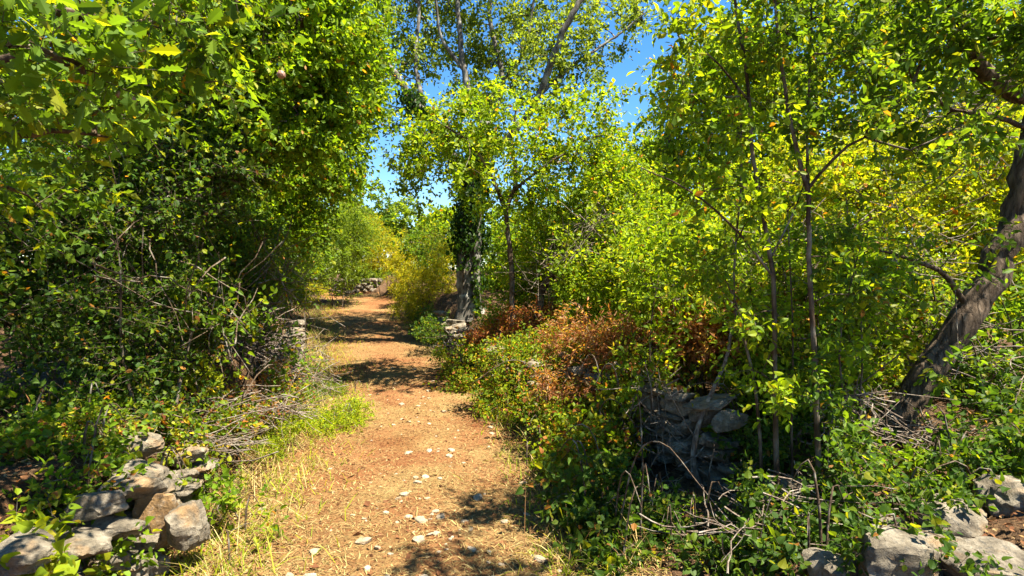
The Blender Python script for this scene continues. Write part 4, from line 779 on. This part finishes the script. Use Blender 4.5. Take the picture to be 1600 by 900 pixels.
# ================================================================== dead brush heaps
def brush(label, blobs, seed, n_single=40, n_more=140, L=(.35, .9), r=(.0025, .006), flat=.35, dirn=None, mat=None):
    mat = mat or M_DEAD
    rng = np.random.default_rng(seed); c = P(*blobs[0][:3]); base = G(c[0], c[1]); root = thing('dead_brush', label, 'brushwood', base)
    pts = blob_points([(*b[:6], 60) for b in blobs], rng); rest = []
    for i in range(n_single + n_more):
        c = pts[rng.integers(len(pts))]; d_ = rng.normal(0, 1, 3); d_[2] *= flat
        if dirn is not None: d_ = d_ * .6 + np.array(dirn) * rng.choice([-1, 1])
        d_ = nrm(d_); l = rng.uniform(*L); q = spline(np.array([c - d_ * l / 2, c + rng.normal(0, .07, 3) * l, c + d_ * l / 2 + rng.normal(0, .12, 3) * l]), 7)
        q[1:-1] += rng.normal(0, .012, (5, 3)) * l; q[:, 2] = np.maximum(q[:, 2], gz(q[:, 0], q[:, 1]) + .01)
        rr = rng.uniform(*r); tb_ = tube(q, np.linspace(rr, rr * .4, 7), 4)
        if i < n_single: mobj('twig', tb_[0], tb_[1], mat, root, base)
        else: rest.append(tb_)
    Vv, T = merge(rest); o = mobj('twigs', Vv, T, mat, root, base); o['kind'] = 'stuff'
brush('tangle of grey dead twigs on the left bank beside the path', [(440, 560, 6.4, 60, 60, .5), (480, 590, 7.4, 30, 40, .4), (400, 520, 6.6, 60, 50, .5)], 601, 40, 130)
brush('fallen dead branches lying over the left wall', [(350, 640, 4.7, 80, 25, .3), (420, 645, 5.2, 50, 15, .3), (320, 690, 4.2, 30, 30, .2)], 602, 40, 80, dirn=(1, .1, .05))
brush('bare thin stems standing in the left thicket', [(420, 450, 7.6, 70, 80, .5), (340, 500, 6.8, 70, 60, .5), (250, 560, 5.6, 60, 40, .4)], 603, 40, 170, L=(.5, 1.4), flat=1.6)
brush('thin bare stems and twigs showing in the shade below the leaning oak', [(330, 500, 4.5, 90, 70, .3), (220, 420, 4.1, 90, 80, .3), (400, 440, 5.6, 60, 70, .3)], 610, 34, 30, L=(.4, 1.2), r=(.003, .008), flat=2.2, mat=M_TWIG)
brush('heap of grey dead sticks on the right wall near the big tree', [(725, 545, 9.3, 35, 14, .4), (760, 530, 9.0, 40, 14, .4)], 604, 30, 110)
brush('criss-cross dead stalks in front of the bare stone face', [(1050, 700, 4.0, 50, 70, .25), (1020, 640, 4.3, 30, 50, .2)], 605, 24, 24, L=(.25, .6), flat=1.0)
brush('bare grey tangle in the bushes above the rusty bracken', [(880, 420, 8.0, 60, 60, .5), (940, 380, 7.8, 50, 50, .5)], 606, 30, 160, L=(.4, 1.2), flat=.9)
brush('dead twigs round the foot of the thick leaning trunk', [(1450, 690, 3.6, 60, 20, .25), (1540, 560, 4.2, 60, 80, .4), (1320, 650, 3.7, 40, 60, .3)], 607, 40, 100, L=(.25, .8))
brush('thin bare branches across the yellow bush behind the saplings', [(1400, 400, 4.8, 120, 80, .4), (1250, 420, 4.6, 80, 80, .4), (1500, 200, 4.6, 90, 60, .4)], 608, 40, 90, L=(.4, 1.1), flat=.6)
brush('dry stalks among the leaves at the bottom right', [(1150, 840, 3.0, 120, 50, .3), (1280, 800, 3.0, 80, 60, .3)], 609, 30, 70, L=(.2, .6))

# ================================================================== ground litter and grass (nobody could count it)
def scatter(n, rng, y0, y1, near=1.8, spread=None):
    y = y0 + (y1 - y0) * rng.random(n) ** near; return y
def blades(name, label, cat, X, Y, pal, length, width, rng, lie=.85, mat=None):
    n = len(X); Z = ground_sheet(X, Y) + .013; an = rng.uniform(0, 6.28, n); up = (1 - lie) * np.abs(rng.normal(0, 1, n)) + .04
    d_ = nrm(np.stack([np.cos(an), np.sin(an), up], -1)); l = length * rng.lognormal(0, .4, n); s = np.stack([-np.sin(an), np.cos(an), 0 * an], -1) * (width * rng.uniform(.6, 1.3, n))[:, None]
    p0 = np.stack([X, Y, Z], -1); m = p0 + d_ * (l * .55)[:, None]; m[:, 2] += l * .08; e = p0 + d_ * l[:, None]; e[:, 2] -= l * .06 * lie
    Vv = np.stack([p0 - s, p0 + s, m + s * .8, m - s * .8, e], 1).reshape(-1, 3)
    T = (np.array([[0, 1, 2], [0, 2, 3], [3, 2, 4]])[None] + (np.arange(n) * 5)[:, None, None]).reshape(-1, 3)
    col, _ = pick_cols(pal, n, rng); o = mobj(name, Vv, T, mat or M_LITTER, col=np.repeat(col, 3, 0)); o['kind'] = 'stuff'; o['label'] = label; o['category'] = cat; return o
rng = np.random.default_rng(91)
n = 50000; Y = scatter(n, rng, 2.6, 16); dxx = rng.uniform(-1.5, 1.5, n); X = pc(Y) + dxx
m = (vnoise(X * 1.6, Y * 1.1, 31) + .5 * vnoise(X * 5, Y * 5, 32) + .5 * (np.abs(dxx) > .75) + .25 * (np.abs(dxx) > .45)) > rng.uniform(-.9, .85, n)
blades('dry_grass', 'straw-coloured dry grass trodden into the path', 'grass', X[m], Y[m], 'straw', .042, .0021, rng)
n = 20000; Y = scatter(n, rng, 2.6, 14); X = pc(Y) + rng.uniform(-1.6, 1.6, n); an = rng.uniform(0, 6.28, n)
O = np.stack([X, Y, ground_sheet(X, Y) + .016], -1); dd = np.stack([np.cos(an), np.sin(an), rng.normal(0, .25, n)], -1); nn = rng.normal(0, .35, (n, 3)); nn[:, 2] += 1
o = foliage(None, None, O, orient(dd, nn), .015 * rng.lognormal(0, .5, n), 'far', 'litter', rng, name='leaf_litter', mat=M_LITTER); o['kind'] = 'stuff'; o['label'] = 'dry brown fallen leaves strewn over the path'; o['category'] = 'leaves'
n = 18000; Y = scatter(n, rng, 2.2, 12); sd = rng.random(n) < .5; X = np.where(sd, wl(Y) - .9 * rng.random(n) * 1.5 + .5, wr(Y) - .9 + 3.2 * rng.random(n)); an = rng.uniform(0, 6.28, n)
O = np.stack([X, Y, ground_sheet(X, Y) + .02], -1); dd = np.stack([np.cos(an), np.sin(an), rng.normal(0, .4, n)], -1); nn = rng.normal(0, .5, (n, 3)); nn[:, 2] += 1
o = foliage(None, None, O, orient(dd, nn), .024 * rng.lognormal(0, .35, n), 'far', 'litter', rng, name='leaf_litter', mat=M_LITTER); o['kind'] = 'stuff'; o['label'] = 'dead brown leaves covering the banks on both sides'; o['category'] = 'leaves'
n = 9000; Y = scatter(n, rng, 3, 17, 1.4); X = np.where(rng.random(n) < .6, pc(Y) - 1.15 - .3 * rng.normal(0, 1, n), pc(Y) + 1.15 + .2 * rng.normal(0, 1, n))
blades('green_grass', 'short green and yellow grass along both path edges', 'grass', X, Y, 'weed', .10, .003, rng, lie=.25, mat=M_LEAF)
n = 9000; Y = scatter(n, rng, 3, 17, 1.3); X = np.where(rng.random(n) < .6, pc(Y) - 1.3 - .3 * rng.normal(0, 1, n), pc(Y) + 1.3 + .25 * rng.normal(0, 1, n))
blades('tall_dry_grass', 'taller dry yellow grass standing on the verges', 'grass', X, Y, 'straw', .16, .0025, rng, lie=.3)
print('TRIS', TRIS[0], 'objs', len(bpy.data.objects), 'time', round(time.time() - T0, 1))
